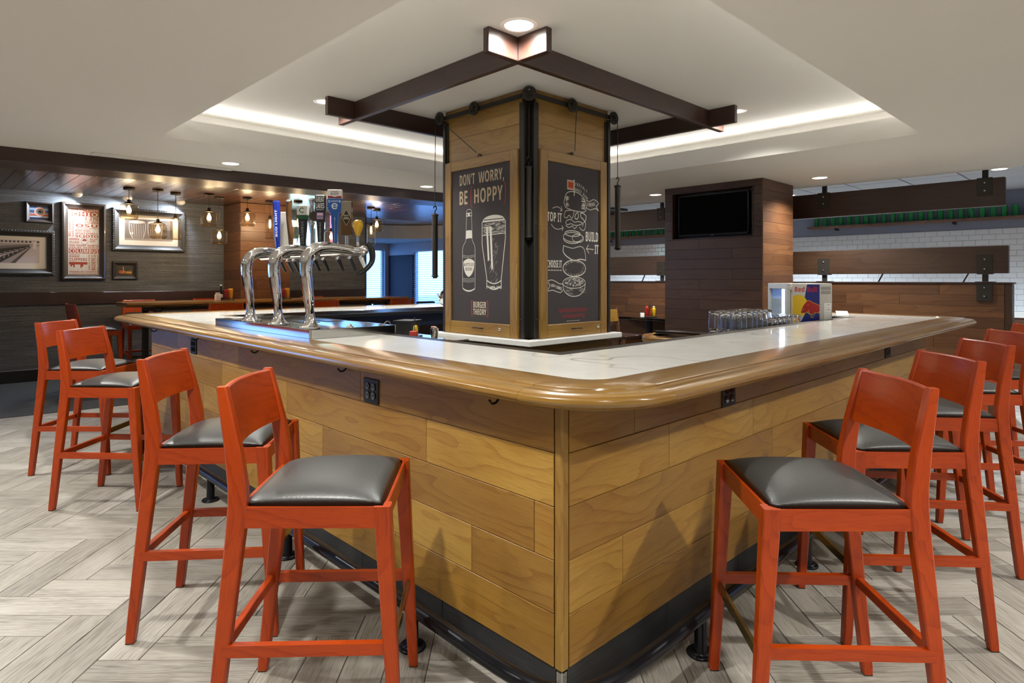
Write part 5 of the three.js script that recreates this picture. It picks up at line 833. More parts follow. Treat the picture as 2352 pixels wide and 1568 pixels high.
// ================================================================ TELEVISION SIDE
{
  const u0 = 6.68, u1 = 7.5, v0 = 2.95, v1 = 4.17, top = H_SOFFIT - 0.001, ph = 0.118;
  const t = thing('television_column', 'dark walnut plank column with a recess for the television', 'column', [u0, v0, 0]);
  const ra = 3.07, rb = 4.062, ha = 1.877, hb = 2.42;
  slab(t, 'core', M.espresso, u0 + 0.14, u1, v0 + 0.014, v1, 0.002, top, { c: 0 }); slab(t, 'core', M.espresso, u0 + 0.014, u0 + 0.139, v0 + 0.014, v1, 0.002, ha - 0.012, { c: 0 }); slab(t, 'core', M.espresso, u0 + 0.014, u0 + 0.139, v0 + 0.014, ra - 0.012, ha - 0.011, top, { c: 0 }); slab(t, 'core', M.espresso, u0 + 0.014, u0 + 0.139, rb + 0.012, v1, ha - 0.011, top, { c: 0 }); slab(t, 'core', M.espresso, u0 + 0.014, u0 + 0.139, ra - 0.011, rb + 0.011, hb + 0.012, top, { c: 0 });
  slab(t, 'recess_trim', M.walnut[3], u0 - 0.004, u0 + 0.139, ra - 0.012, rb + 0.012, ha - 0.0105, ha, { grain: 'z', c: 0.001 }); slab(t, 'recess_trim', M.walnut[3], u0 - 0.004, u0 + 0.139, ra - 0.012, rb + 0.012, hb, hb + 0.0105, { grain: 'z', c: 0.001 });
  slab(t, 'recess_trim', M.walnut[3], u0 - 0.004, u0 + 0.139, ra - 0.0105, ra, ha + 0.0005, hb - 0.0005, { grain: 'y', c: 0.001 }); slab(t, 'recess_trim', M.walnut[3], u0 - 0.004, u0 + 0.139, rb, rb + 0.0105, ha + 0.0005, hb - 0.0005, { grain: 'y', c: 0.001 });
  const put = (a, b, y0, y1, k) => slab(t, 'plank', M.walnut[k % 4], u0, u0 + 0.014, a + 0.001, b - 0.001, y0 + 0.001, y1 - 0.001, { grain: 'z', c: 0.0014, variant: k % 7 });
  let y = ha - 0.012; for (let r = 0; y > 0.02; r++) { const y0 = Math.max(0.004, y - ph), cut = r % 3 === 2 ? 0 : v0 + [0.76, 0.35][r % 2]; if (cut) { put(v0, cut, y0, y, r); put(cut, v1, y0, y, r + 2); } else put(v0, v1, y0, y, r + 1); y = y0; }
  y = ha - 0.012; for (let r = 0; y < hb; r++) { const y1 = Math.min(hb + 0.012, y + ph); put(v0, ra - 0.012, y, y1, r + 3); put(rb + 0.012, v1, y, y1, r + 1); y = y1; } put(v0, v1, hb + 0.012, top, 2);
  y = top; for (let r = 0; y > 0.02; r++) { const y0 = Math.max(0.004, y - ph); slab(t, 'plank', M.walnutWarm[(r * 3) % 4], u0 + 0.0145, u1, v0, v0 + 0.013, y0 + 0.001, y - 0.001, { c: 0.0014, variant: r % 7 }); y = y0; }
  slab(t, 'corner_strip', M.walnutWarm[0], u0 - 0.001, u0 + 0.012, v0 - 0.002, v0 + 0.01, 0.004, top, { grain: 'y', c: 0.002 });
  const s = thing('television', 'flat black television in the recess of the walnut column', 'television', [u0 + 0.05, 3.565, 1.9], -Math.PI / 2);
  part(s, 'housing', boxGeo(0.88, 0.485, 0.03, 0.006), M.black, new THREE.Vector3(0, 0.25, -0.01)); part(s, 'screen', boxGeo(0.85, 0.455, 0.004, 0.001), phy('#010101', 0.5, { specularIntensity: 0.08 }), new THREE.Vector3(0, 0.255, 0.007));
  for (const [w, h, x, yy] of [[0.88, 0.014, 0, 0.486], [0.88, 0.018, 0, 0.012], [0.014, 0.485, -0.434, 0.25], [0.014, 0.485, 0.434, 0.25]]) part(s, 'bezel', boxGeo(w, h, 0.012, 0.002), std('#2c2d30', 0.2, { metalness: 0.8 }), new THREE.Vector3(x, yy, 0.011));
  part(s, 'logo_badge', boxGeo(0.035, 0.012, 0.006, 0.002), M.steel, new THREE.Vector3(-0.0, 0.008, 0.016)); part(s, 'wall_mount', boxGeo(0.3, 0.25, 0.06, 0.004), M.black, new THREE.Vector3(0, 0.25, -0.056));
}
const DU = 7.9, DV0 = 0.97, DV1 = 6.6;
{
  const t = thing('wooden_divider', 'low walnut plank divider wall in front of the white tiles', 'partition', [DU, DV0, 0]);
  slab(t, 'core', M.espresso, DU + 0.014, DU + 0.15, DV0 + 0.014, DV1, 0.002, 1.345, { c: 0 }); slab(t, 'cap', M.espresso, DU - 0.012, DU + 0.17, DV0 - 0.012, DV1, 1.346, 1.365, { grain: 'z', c: 0.003 });
  for (let r = 0; r < 12; r++) { const y1 = 1.345 - r * 0.1135, y0 = Math.max(0.004, y1 - 0.1135); let v = DV0 + 0.06, k = 0; const cuts = [DV0 + 0.06]; while (cuts[cuts.length - 1] < DV1) cuts.push(Math.min(DV1, cuts[cuts.length - 1] + (r * 0.37 + k++ * 0.53) % 0.9 + 0.55));
    for (let q = 0; q + 1 < cuts.length; q++) if (cuts[q + 1] - cuts[q] > 0.02) slab(t, 'plank', M.walnutWarm[(r + q * 3) % 4], DU, DU + 0.014, cuts[q] + 0.001, cuts[q + 1] - 0.001, y0 + 0.001, y1 - 0.001, { grain: 'z', c: 0.0014, variant: (r + q) % 7 });
    slab(t, 'plank', M.walnut[r % 4], DU + 0.0145, DU + 0.15, DV0, DV0 + 0.013, y0 + 0.001, y1 - 0.001, { c: 0.0014, variant: r % 5 }); }
  slab(t, 'end_post', M.walnut[0], DU - 0.001, DU + 0.014, DV0, DV0 + 0.058, 0.004, 1.345, { grain: 'y', c: 0.002 });
  const m = thing('rail_board', 'thick walnut board held just above the plank divider', 'board', [DU, DV0, 1.455]);
  slab(m, 'board', M.walnut[0], DU, DU + 0.08, DV0 + 0.03, DV1, 1.455, 1.735, { grain: 'z', c: 0.004 });
  const h = thing('hung_board', 'dark walnut board hung from the ceiling above the green glasses', 'board', [DU, DV0, 2.138]);
  slab(h, 'board', M.espresso, DU, DU + 0.08, DV0 + 0.055, DV1, 2.138, 2.425, { grain: 'z', c: 0.004 });
  const bolt = (t, u, v, y) => { const b = part(t, 'bolt', new THREE.SphereGeometry(0.011, 12, 8), M.steel); b.position.copy(P(u, v, y)).sub(t.position); };
  for (const [v, near] of [[1.19, true], [2.75, false], [5.0, false], [6.3, false]]) {
    slab(m, 'bracket_plate', M.iron, DU - 0.008, DU - 0.0005, v - 0.065, v + 0.065, 1.45, 1.645, { c: 0.002 }); slab(m, 'bracket_foot', M.iron, DU - 0.008, DU + 0.09, v - 0.065, v + 0.065, 1.446, 1.4545, { c: 0.001 }); slab(m, 'post', M.iron, DU + 0.02, DU + 0.06, v - 0.024, v + 0.024, 1.372, 1.4455, { c: 0.002 }); slab(m, 'base_plate', M.iron, DU - 0.012, DU + 0.12, v - 0.08, v + 0.08, 1.3655, 1.3715, { c: 0.001 });
    bolt(m, DU - 0.01, v, 1.5); bolt(m, DU - 0.01, v, 1.6);
    if (near) { slab(t, 'bracket_plate', M.iron, DU - 0.022, DU - 0.0015, v - 0.065, v + 0.065, 1.17, 1.3445, { c: 0.002 }); bolt(t, DU - 0.024, v, 1.22); bolt(t, DU - 0.024, v, 1.31); }
    slab(h, 'bracket_plate', M.iron, DU - 0.008, DU - 0.0005, v - 0.065, v + 0.065, 2.25, 2.43, { c: 0.002 }); slab(h, 'bracket_foot', M.iron, DU - 0.008, DU + 0.09, v - 0.065, v + 0.065, 2.4255, 2.432, { c: 0.001 }); slab(h, 'post', M.iron, DU + 0.02, DU + 0.06, v - 0.024, v + 0.024, 2.4325, H_GRID - 0.008, { c: 0.002 }); slab(h, 'ceiling_plate', M.iron, DU - 0.02, DU + 0.1, v - 0.07, v + 0.07, H_GRID - 0.007, H_GRID - 0.0005, { c: 0.001 }); bolt(h, DU - 0.01, v, 2.3); bolt(h, DU - 0.01, v, 2.38);
  }
  for (const v of [1.35, 2.15, 3.35, 5.35, 6.2]) { const r = part(m, 'slanted_strut', moved(boxGeo(0.014, 0.2, 0.014, 0.001), 0, 0, 0, 0.45, 0, 0), M.darkSteel); r.position.copy(P(DU + 0.1, v, 1.44)).sub(m.position); }
}
// shelf of green tumblers on the tiled wall
{
  const t = thing('wall_shelf', 'long narrow wooden shelf above the white tiles', 'shelf', [TILE_U - 0.1, 4, 2.23]);
  slab(t, 'shelf_board', std('#8a6a5c', 0.55, { map: T.maple }), TILE_U - 0.2, TILE_U + 0.011, 0.2, 4.02, 2.225, 2.262, { grain: 'z', c: 0.003 }); slab(t, 'shelf_board', std('#8a6a5c', 0.55, { map: T.maple }), TILE_U - 0.2, TILE_U + 0.011, 6.3, 8.6, 2.245, 2.282, { grain: 'z', c: 0.003 });
  for (const v of [0.6, 2, 3.6, 6.6, 8.2]) slab(t, 'shelf_bracket', M.iron, TILE_U - 0.15, TILE_U + 0.011, v - 0.01, v + 0.01, 2.19, 2.2245, { c: 0.001 });
  const g = lathe([[0.0001, 0.0], [0.034, 0], [0.038, 0.008], [0.038, 0.13], [0.034, 0.14], [0.034, 0.152], [0.032, 0.152], [0.032, 0.14], [0.036, 0.128], [0.036, 0.012], [0.0001, 0.01]], 20);
  const add = (v, h, label, group) => { const m = new THREE.Mesh(g, M.greenGlass); m.name = numbered('green_jar'); m.position.copy(P(TILE_U - 0.1, v, h)); scene.add(m); tag(m, label, 'jar', group); };
  for (let k = 0; k < 24; k++) add(3.9 - k * 0.124 + rr(-0.006, 0.006), 2.2625, 'green glass jar in the shelf row beyond the hung board', 'green jars beyond the hung board');
  for (let k = 0; k < 14; k++) add(8.4 - k * 0.14 + rr(-0.006, 0.006), 2.2825, 'green glass jar in the shelf row between column and television', 'green jars between column and television');
}
// dining corner between column and television
{
  const bottle = (t, name, x, z, prof, mat, y = 0) => part(t, name, lathe(prof, 20), mat, new THREE.Vector3(x, y, z));
  const TT = 0.86, t = thing('dining_table', 'dark counter-height table with a single pedestal beside the divider', 'table', [7.6, 5.0, 0]);
  slab(t, 'table_top', M.blackGloss, 7.3, 7.88, 4.3, 5.75, TT - 0.033, TT - 0.003, { c: 0.006 }); slab(t, 'top_surface', phy('#3b2218', 0.15, { map: T.maple, clearcoat: 0.6, clearcoatRoughness: 0.05 }), 7.305, 7.875, 4.305, 5.745, TT - 0.0025, TT, { grain: 'z', c: 0 });
  part(t, 'pedestal', cyl(0.045, TT - 0.04, 24), M.navy, new THREE.Vector3(0, TT / 2 - 0.01, 0)); part(t, 'foot', lathe([[0.0001, 0.002], [0.26, 0.002], [0.26, 0.01], [0.06, 0.03], [0.0001, 0.03]], 32), M.black);
  const c = thing('condiment_caddy', 'wire caddy with red and yellow bottles on the dark counter-height table', 'caddy', [7.5, 4.92, TT + 0.0005], -0.75);
  part(c, 'tray', boxGeo(0.17, 0.012, 0.1, 0.003), M.black, new THREE.Vector3(0, 0.007, 0)); part(c, 'handle', tube([[0, 0.01, 0], [0, 0.17, 0], [0.02, 0.192, 0], [0, 0.212, 0], [-0.02, 0.192, 0], [0, 0.17, 0]], 0.0035, 40, 8), M.iron);
  const B = [[0.0001, 0], [0.027, 0], [0.027, 0.1], [0.023, 0.115], [0.016, 0.12], [0.016, 0.132], [0.0001, 0.132]];
  bottle(c, 'ketchup_bottle', -0.05, 0.015, B.map(([r, y]) => [r, y * 1.08]), std('#9c1f18', 0.3), 0.0135); bottle(c, 'mustard_bottle', 0.055, -0.005, B.map(([r, y]) => [r, y * 0.95]), std('#d3a818', 0.35), 0.0135); bottle(c, 'bottle_cap', 0.055, -0.005, [[0.0001, 0], [0.0165, 0], [0.0165, 0.014], [0.0001, 0.015]], M.white, 0.139); bottle(c, 'sauce_bottle', 0.005, 0.03, [[0.0001, 0], [0.015, 0], [0.015, 0.06], [0.007, 0.085], [0.007, 0.115], [0.0001, 0.115]], std('#8c3a16', 0.3), 0.0135); part(c, 'packet_holder', boxGeo(0.055, 0.06, 0.05, 0.004), M.white, new THREE.Vector3(-0.115, 0.031, 0.01));
  const ch = thing('counter_chair', 'light oak counter-height chair peeking out behind the chalkboard column', 'chair', [6.95, 5.0, 0], -Math.PI / 2);
  for (const z of [0.19, -0.19]) { part(ch, 'leg', loft([ringRect(0.19, 0.002, z, 0.03, 0.03, 0.003), ringRect(0.18, 0.6, z, 0.04, 0.04, 0.003)], 0.5), M.walnutWarm[0]); part(ch, 'leg', loft([ringRect(-0.22, 0.002, z, 0.03, 0.03, 0.003), ringRect(-0.19, 0.62, z, 0.04, 0.035, 0.003), ringRect(-0.24, 1.0, z, 0.03, 0.03, 0.003)], 0.5), M.walnutWarm[0]); part(ch, 'stretcher', boxGeo(0.36, 0.03, 0.02, 0.003), M.walnutWarm[1], new THREE.Vector3(-0.01, 0.25, z)); }
  part(ch, 'apron', boxGeo(0.02, 0.06, 0.34, 0.003, 'z'), M.walnutWarm[0], new THREE.Vector3(0.182, 0.57, 0)); part(ch, 'seat', boxGeo(0.42, 0.05, 0.42, 0.01), M.espresso, new THREE.Vector3(0, 0.626, 0)); part(ch, 'backrest', moved(boxGeo(0.02, 0.17, 0.37, 0.004, 'z'), -0.218, 0.89, 0, 0, 0, 0.13), M.oakPlain);
  const mat = thing('service_slab', 'grey flat metal slab lying on the lower marble counter', 'tray', [6.0, 3.5, 0.812], 0.1); part(mat, 'plate', boxGeo(0.34, 0.012, 0.5, 0.003, 'z'), M.darkSteel, new THREE.Vector3(0, 0.006, 0)); part(mat, 'rim', boxGeo(0.02, 0.03, 0.5, 0.003, 'z'), M.steel, new THREE.Vector3(-0.18, 0.015, 0));
}

// ================================================================ PICTURE WALL AND TALL TABLES
const WV = PIC_V - 0.001;
// wall washers tucked under the wooden ceiling
for (const [u, where] of [[1.72, 'above the tall lettering poster'], [2.33, 'above the wide carved frame'], [3.05, 'beside the end of the carved frame']]) {
  const t = thing('wall_washer', 'half-dome wall light at the ceiling ' + where, 'light', [u, WV - 0.13, H_WOOD], 0, 'wall washers over the pictures');
  part(t, 'dome', lathe([[0.0001, -0.05], [0.03, -0.047], [0.055, -0.03], [0.065, 0]], 24), M.white);
  part(t, 'lens', moved(boxGeo(0.07, 0.004, 0.03, 0.001), 0, -0.003, -0.082), std('#ffffff', 0.4, { emissive: COOL, emissiveIntensity: 8 }));
  const s = new THREE.SpotLight(COOL, 7, 0, 1.35, 0.9, 2); s.position.set(0, -0.06, 0); s.castShadow = true; s.shadow.radius = 1.5; s.target.position.set(-0.5, -0.8, -0.1); t.add(s, s.target);
}
function framed(label, u0, u1, h0, h1, border, depth, mat, tex, inner, extra) {
  const t = thing('framed_picture', label, 'picture', [(u0 + u1) / 2, WV - depth, (h0 + h1) / 2], 0), w = u1 - u0, h = h1 - h0, b = border;   // local z faces the room
  const prof = [[0, 0.0], [0, 0.65], [0.12, 0.95], [0.35, 1], [0.6, 0.72], [0.88, 0.5], [1, 0.45], [1, 0]];
  const corner = (o, z) => [[-w / 2 + o, -h / 2 + o, z], [w / 2 - o, -h / 2 + o, z], [w / 2 - o, h / 2 - o, z], [-w / 2 + o, h / 2 - o, z]];
  for (let k = 0; k < 4; k++) { const A = prof.map(([f, z]) => corner(f * b, z * depth)[k]), B = prof.map(([f, z]) => corner(f * b, z * depth)[(k + 1) % 4]); part(t, 'frame_rail', loft([A, B], 0.35), mat, new THREE.Vector3(0, 0, 0)); }
  part(t, 'print', new THREE.BoxGeometry(w - 2 * b - 0.001, h - 2 * b - 0.001, 0.004), [M.black, M.black, M.black, M.black, phy('#ffffff', 0.45, { map: tex, clearcoat: 0.35, clearcoatRoughness: 0.03 }), M.black], new THREE.Vector3(0, 0, 0.004));
  if (extra) extra(t, w, h); t.position.z = -(WV - 0.0005); return t;
}
const frameDark = phy('#2b221d', 0.35, { clearcoat: 0.4 }), frameSilver = std('#3f3e3d', 0.45, { metalness: 0.4 });
const rope2 = (t, w, h) => { const n = 0.034, g = new THREE.SphereGeometry(0.011, 8, 6); g.scale(1, 1, 0.8); const list = [];
  for (const s of [-1, 1]) { for (let x = -w / 2 + 0.01; x < w / 2; x += n) list.push(g.clone().translate(x, s * (h / 2 - 0.012), 0.052)); for (let y = -h / 2 + 0.01; y < h / 2; y += n) list.push(g.clone().translate(s * (w / 2 - 0.012), y, 0.052)); } part(t, 'carved_beading', merge(list), frameSilver); };
const grey = (v) => 'rgb(' + [v, v * 0.97, v * 1.02].map(Math.round).join(',') + ')';
framed('small dark frame with a colourful round dial photograph', 1.149, 1.464, 2.159, 2.445, 0.052, 0.05, std('#332c2b', 0.5), canvasTex(200, 170, (x) => {
  const g = ['#2c4a78', '#6f93c4', '#a9c4e2', '#4d6ea3']; for (let k = 0; k < 12; k++) { x.fillStyle = g[(k * 3) % 4]; x.fillRect(0, k * 15, 200, 15); } x.fillStyle = '#c86a3a'; x.fillRect(0, 100, 200, 22); x.fillStyle = '#cfd8e4'; x.fillRect(0, 128, 200, 14); x.fillStyle = '#1d2c4c'; x.fillRect(0, 150, 200, 20);
  x.fillStyle = '#e6c2b6'; x.beginPath(); x.arc(106, 70, 58, 0, 7); x.fill(); x.fillStyle = '#c8583c'; x.beginPath(); x.arc(106, 70, 47, 0, 7); x.fill(); x.fillStyle = '#e2d6d4'; x.beginPath(); x.arc(106, 70, 42, 0, 7); x.fill(); x.fillStyle = '#15161c'; x.beginPath(); x.arc(106, 70, 36, 0, 7); x.fill(); x.fillStyle = '#e8e4e0'; for (let k = 0; k < 10; k++) { x.beginPath(); x.arc(106 + 24 * Math.cos(k * 0.628), 70 + 24 * Math.sin(k * 0.628), 4.5, 0, 7); x.fill(); } }));
framed('carved silver frame with a grey photograph of diner counter stools', 0.45, 1.474, 1.448, 2.057, 0.085, 0.06, frameSilver, canvasTex(640, 340, (x) => {
  x.fillStyle = '#e4e2de'; x.fillRect(0, 0, 640, 340); x.save(); x.beginPath(); x.rect(60, 40, 520, 240); x.clip(); x.fillStyle = grey(168); x.fillRect(60, 40, 520, 240); x.fillStyle = grey(205); x.fillRect(60, 40, 520, 40); x.fillStyle = grey(60); for (let k = 0; k < 16; k++) x.fillRect(80 + k * 32, 46, 18, 18);
  x.fillStyle = grey(120); x.beginPath(); x.moveTo(60, 130); x.lineTo(500, 78); x.lineTo(500, 96); x.lineTo(60, 175); x.fill(); x.fillStyle = grey(52); x.beginPath(); x.moveTo(60, 170); x.lineTo(500, 95); x.lineTo(500, 110); x.lineTo(260, 280); x.lineTo(60, 280); x.fill(); x.fillStyle = grey(200); x.beginPath(); x.moveTo(515, 100); x.lineTo(580, 100); x.lineTo(580, 280); x.lineTo(380, 280); x.fill(); x.fillStyle = grey(90); x.beginPath(); x.moveTo(505, 110); x.lineTo(515, 110); x.lineTo(385, 280); x.lineTo(345, 280); x.fill();
  for (let k = 0; k < 9; k++) { const q = k / 8, s = 1 - q * 0.78, px = 190 + q * 285, py = 225 - q * 112; x.fillStyle = grey(150); x.fillRect(px - 9 * s, py, 18 * s, 70 * s); x.fillStyle = grey(215); x.beginPath(); x.ellipse(px, py, 62 * s, 15 * s, 0, 0, 7); x.fill(); x.fillStyle = grey(70); x.beginPath(); x.ellipse(px, py - 5 * s, 52 * s, 9 * s, 0, 0, 7); x.fill(); }
  x.fillStyle = grey(225); x.fillRect(528, 50, 26, 80); x.restore(); }), null, rope2);
framed('tall bronze frame with red and white word poster', 1.548, 2.081, 1.381, 2.474, 0.08, 0.055, frameDark, canvasTex(555, 1185, (x) => {
  x.fillStyle = '#b9b2a8'; x.fillRect(0, 0, 555, 1185); const red = '#8c2b14', o = (X, Y) => [X - 205, Y - 205]; x.fillStyle = red;
  const w = (s, x0, y0, x1, y1, bg) => { const [a, b] = o(x0, y0), [c, d] = o(x1, y1); if (bg) { x.fillStyle = red; x.fillRect(a - 6, b - 8, c - a + 12, d - b + 16); x.fillStyle = '#c4beb4'; } else x.fillStyle = red; lettering(x, s, a, d, c - a, d - b); };
  const up = (s, x0, y0, x1, y1) => { const [a, b] = o(x0, y0), [c, d] = o(x1, y1); x.save(); x.fillStyle = red; x.translate(c, d); x.rotate(-Math.PI / 2); lettering(x, s, 0, 0, d - b, c - a); x.restore(); };
  const dn = (s, x0, y0, x1, y1) => { const [a, b] = o(x0, y0), [c, d] = o(x1, y1); x.save(); x.fillStyle = red; x.translate(a, b); x.rotate(Math.PI / 2); lettering(x, s, 0, 0, d - b, c - a); x.restore(); };
  w('OLENTANGY', 275, 215, 745, 250, true); w('OHIO', 275, 268, 745, 330, true); w('I-270', 505, 350, 745, 405); w('LEVEQUE', 505, 412, 745, 432); w('TOWER', 505, 438, 750, 470); w('OSU', 330, 480, 750, 532); w('UNIVERSITY DISTRICT', 330, 542, 745, 560); w('BREWERY DISTRICT', 330, 575, 605, 622); w('WHITEHALL', 330, 632, 745, 660); w('SCIOTO', 330, 672, 750, 720); w('GERMAN', 225, 735, 405, 775); w('VILLAGE', 225, 790, 405, 830); w('BLUE', 590, 740, 745, 760); w('JACKETS', 590, 770, 690, 800); w('THE SHORT NORTH', 225, 850, 750, 885); w('OLD OAKS', 225, 895, 750, 915); w('COLUMBUS', 228, 935, 752, 1002, true);
  w('FRANKLIN', 225, 1025, 415, 1042); w('PARK', 228, 1050, 410, 1082); w('CLIPPERS', 228, 1095, 545, 1145); up('ARCH CITY', 570, 1030, 595, 1310); w('I-70', 618, 1035, 705, 1075); up('BUCKEYE', 622, 1085, 695, 1315); dn('FOREST PARK', 722, 1035, 752, 1380); w('FRANKLIN COUNTY', 228, 1328, 708, 1358); w('CLINTONVILLE', 228, 1368, 708, 1386); up('BIG DARBY CREEK', 215, 230, 258, 710); up('SANTA MARIA', 278, 335, 310, 715);
  x.fillStyle = red; x.fillRect(20, 960, 325, 40); for (let k = 0; k < 13; k++) { const hh = 10 + ((k * 37) % 60); x.fillRect(20 + k * 25, 998, 25, k < 4 || (k > 7 && k < 10) ? hh : 8); }
  x.strokeStyle = red; x.lineWidth = 5; x.beginPath(); x.arc(293, 580, 62, 0, 7); x.stroke(); x.beginPath(); x.arc(293, 580, 40, 3.1, 6.28); x.fill(); x.lineWidth = 2; x.globalAlpha = 0.35; x.beginPath(); x.arc(200, 200, 75, 0, 7); x.arc(200, 200, 50, 0, 7); x.stroke(); x.globalAlpha = 1; }));
framed('wide carved silver frame with a brown still-life photograph of glass mugs', 2.157, 3.138, 1.811, 2.444, 0.09, 0.06, frameSilver, canvasTex(640, 370, (x) => {
  x.fillStyle = '#bdb5a6'; x.fillRect(0, 0, 640, 370); x.fillStyle = '#5b5049'; x.fillRect(60, 48, 520, 262); const r = [90, 120, 150]; x.lineWidth = 7; for (const [px, sc] of [[190, 1], [380, 0.92]]) { x.strokeStyle = '#a89d92'; x.beginPath(); x.moveTo(px - 80 * sc, 90); x.bezierCurveTo(px - 95 * sc, 200, px - 60 * sc, 280, px - 30 * sc, 300); x.lineTo(px + 50 * sc, 300); x.bezierCurveTo(px + 80 * sc, 250, px + 95 * sc, 180, px + 85 * sc, 90); x.stroke(); x.strokeStyle = '#8a7f76'; for (let k = 0; k < 6; k++) { x.beginPath(); x.moveTo(px - 60 * sc + k * 25, 110); x.lineTo(px - 45 * sc + k * 22, 280); x.stroke(); } x.fillStyle = '#b5a99c'; x.beginPath(); x.ellipse(px, 84, 84 * sc, 20, 0, 0, 7); x.fill(); } x.fillStyle = '#3c342f'; x.fillRect(470, 170, 110, 140); x.fillStyle = '#7b6d62'; x.fillRect(60, 285, 520, 25); }), null, rope2);
framed('small black frame with a golden fork photograph', 2.163, 2.488, 1.387, 1.655, 0.055, 0.03, std('#1d1a1a', 0.5), canvasTex(220, 160, (x) => { x.fillStyle = '#2c2622'; x.fillRect(0, 0, 220, 160); x.strokeStyle = '#d9a23a'; x.fillStyle = '#a8481c'; x.beginPath(); x.ellipse(60, 100, 32, 26, 0, 0, 7); x.fill(); x.lineWidth = 10; x.beginPath(); x.moveTo(85, 20); x.lineTo(95, 95); x.lineTo(200, 110); x.stroke(); x.lineWidth = 5; for (let k = 0; k < 4; k++) { x.beginPath(); x.moveTo(140, 92 + k * 10); x.lineTo(205, 80 + k * 18); x.stroke(); } x.fillStyle = '#e0b24c'; for (let k = 0; k < 9; k++) { x.beginPath(); x.arc(70 + k * 9, 105 + (k % 3) * 9, 5, 0, 7); x.fill(); } }));

// lit letters on the wall
{
  const t = thing('lit_letters', 'glowing white block letters spelling eat on the dark wall', 'sign', [4.76, WV, 2.0]);
  const S = 0.43, mk = (pts, holes = []) => { const s = new THREE.Shape(pts.map(([a, b]) => new THREE.Vector2(a * S, b * S))); holes.forEach((h) => s.holes.push(new THREE.Path(h.map(([a, b]) => new THREE.Vector2(a * S, b * S))))); return new THREE.ExtrudeGeometry(s, { depth: 0.05, bevelEnabled: true, bevelSize: 0.004, bevelThickness: 0.004, bevelSegments: 2 }); };
  const E1 = mk([[0, 0], [0.46, 0], [0.46, 0.24], [0.36, 0.24], [0.34, 0.13], [0.2, 0.13], [0.2, 0.44], [0.32, 0.44], [0.32, 0.56], [0.2, 0.56], [0.2, 0.87], [0.34, 0.87], [0.36, 0.76], [0.46, 0.76], [0.46, 1], [0, 1]]);
  const A1 = mk([[0, 0], [0.18, 0], [0.22, 0.24], [0.38, 0.24], [0.42, 0], [0.6, 0], [0.4, 1], [0.2, 1]], [[[0.24, 0.36], [0.36, 0.36], [0.3, 0.78]]]), T1 = mk([[0.16, 0], [0.4, 0], [0.4, 0.1], [0.36, 0.12], [0.36, 0.87], [0.46, 0.87], [0.46, 0.74], [0.56, 0.74], [0.56, 1], [0, 1], [0, 0.74], [0.1, 0.74], [0.1, 0.87], [0.2, 0.87], [0.2, 0.12], [0.16, 0.1]]);
  [[E1, 0], [A1, 0.235], [T1, 0.5]].forEach(([g, x]) => part(t, 'letter', g, M.neon, new THREE.Vector3(x, 0, 0.005)));
  const l = new THREE.RectAreaLight(new THREE.Color().setRGB(0.6, 0.95, 1), 1.6, 0.72, 0.43); l.position.set(0.37, 0.215, 0.07); l.rotation.y = Math.PI; t.add(l); l.rotation.set(0, Math.PI, 0);
  const a = thing('arrow_sign', 'pink-lit upright arrow sign beside the glowing letters', 'sign', [5.68, WV, 1.95]); const s = new THREE.Shape(); s.moveTo(-0.05, 0.12); s.lineTo(0.05, 0.12); s.lineTo(0.05, 0.62); s.lineTo(-0.05, 0.62); part(a, 'panel', new THREE.ExtrudeGeometry(s, { depth: 0.05, bevelEnabled: false }), M.pink, new THREE.Vector3(0, 0, 0.002)); const s2 = new THREE.Shape(); s2.moveTo(-0.1, 0.12); s2.lineTo(0.1, 0.12); s2.lineTo(0, 0); part(a, 'arrow_head', new THREE.ExtrudeGeometry(s2, { depth: 0.05, bevelEnabled: false }), M.pink, new THREE.Vector3(0, 0, 0.002));
  for (let k = 0; k < 7; k++) part(a, 'bulb', new THREE.SphereGeometry(0.014, 10, 8), M.neon, new THREE.Vector3(0, 0.16 + k * 0.07, 0.058));
}
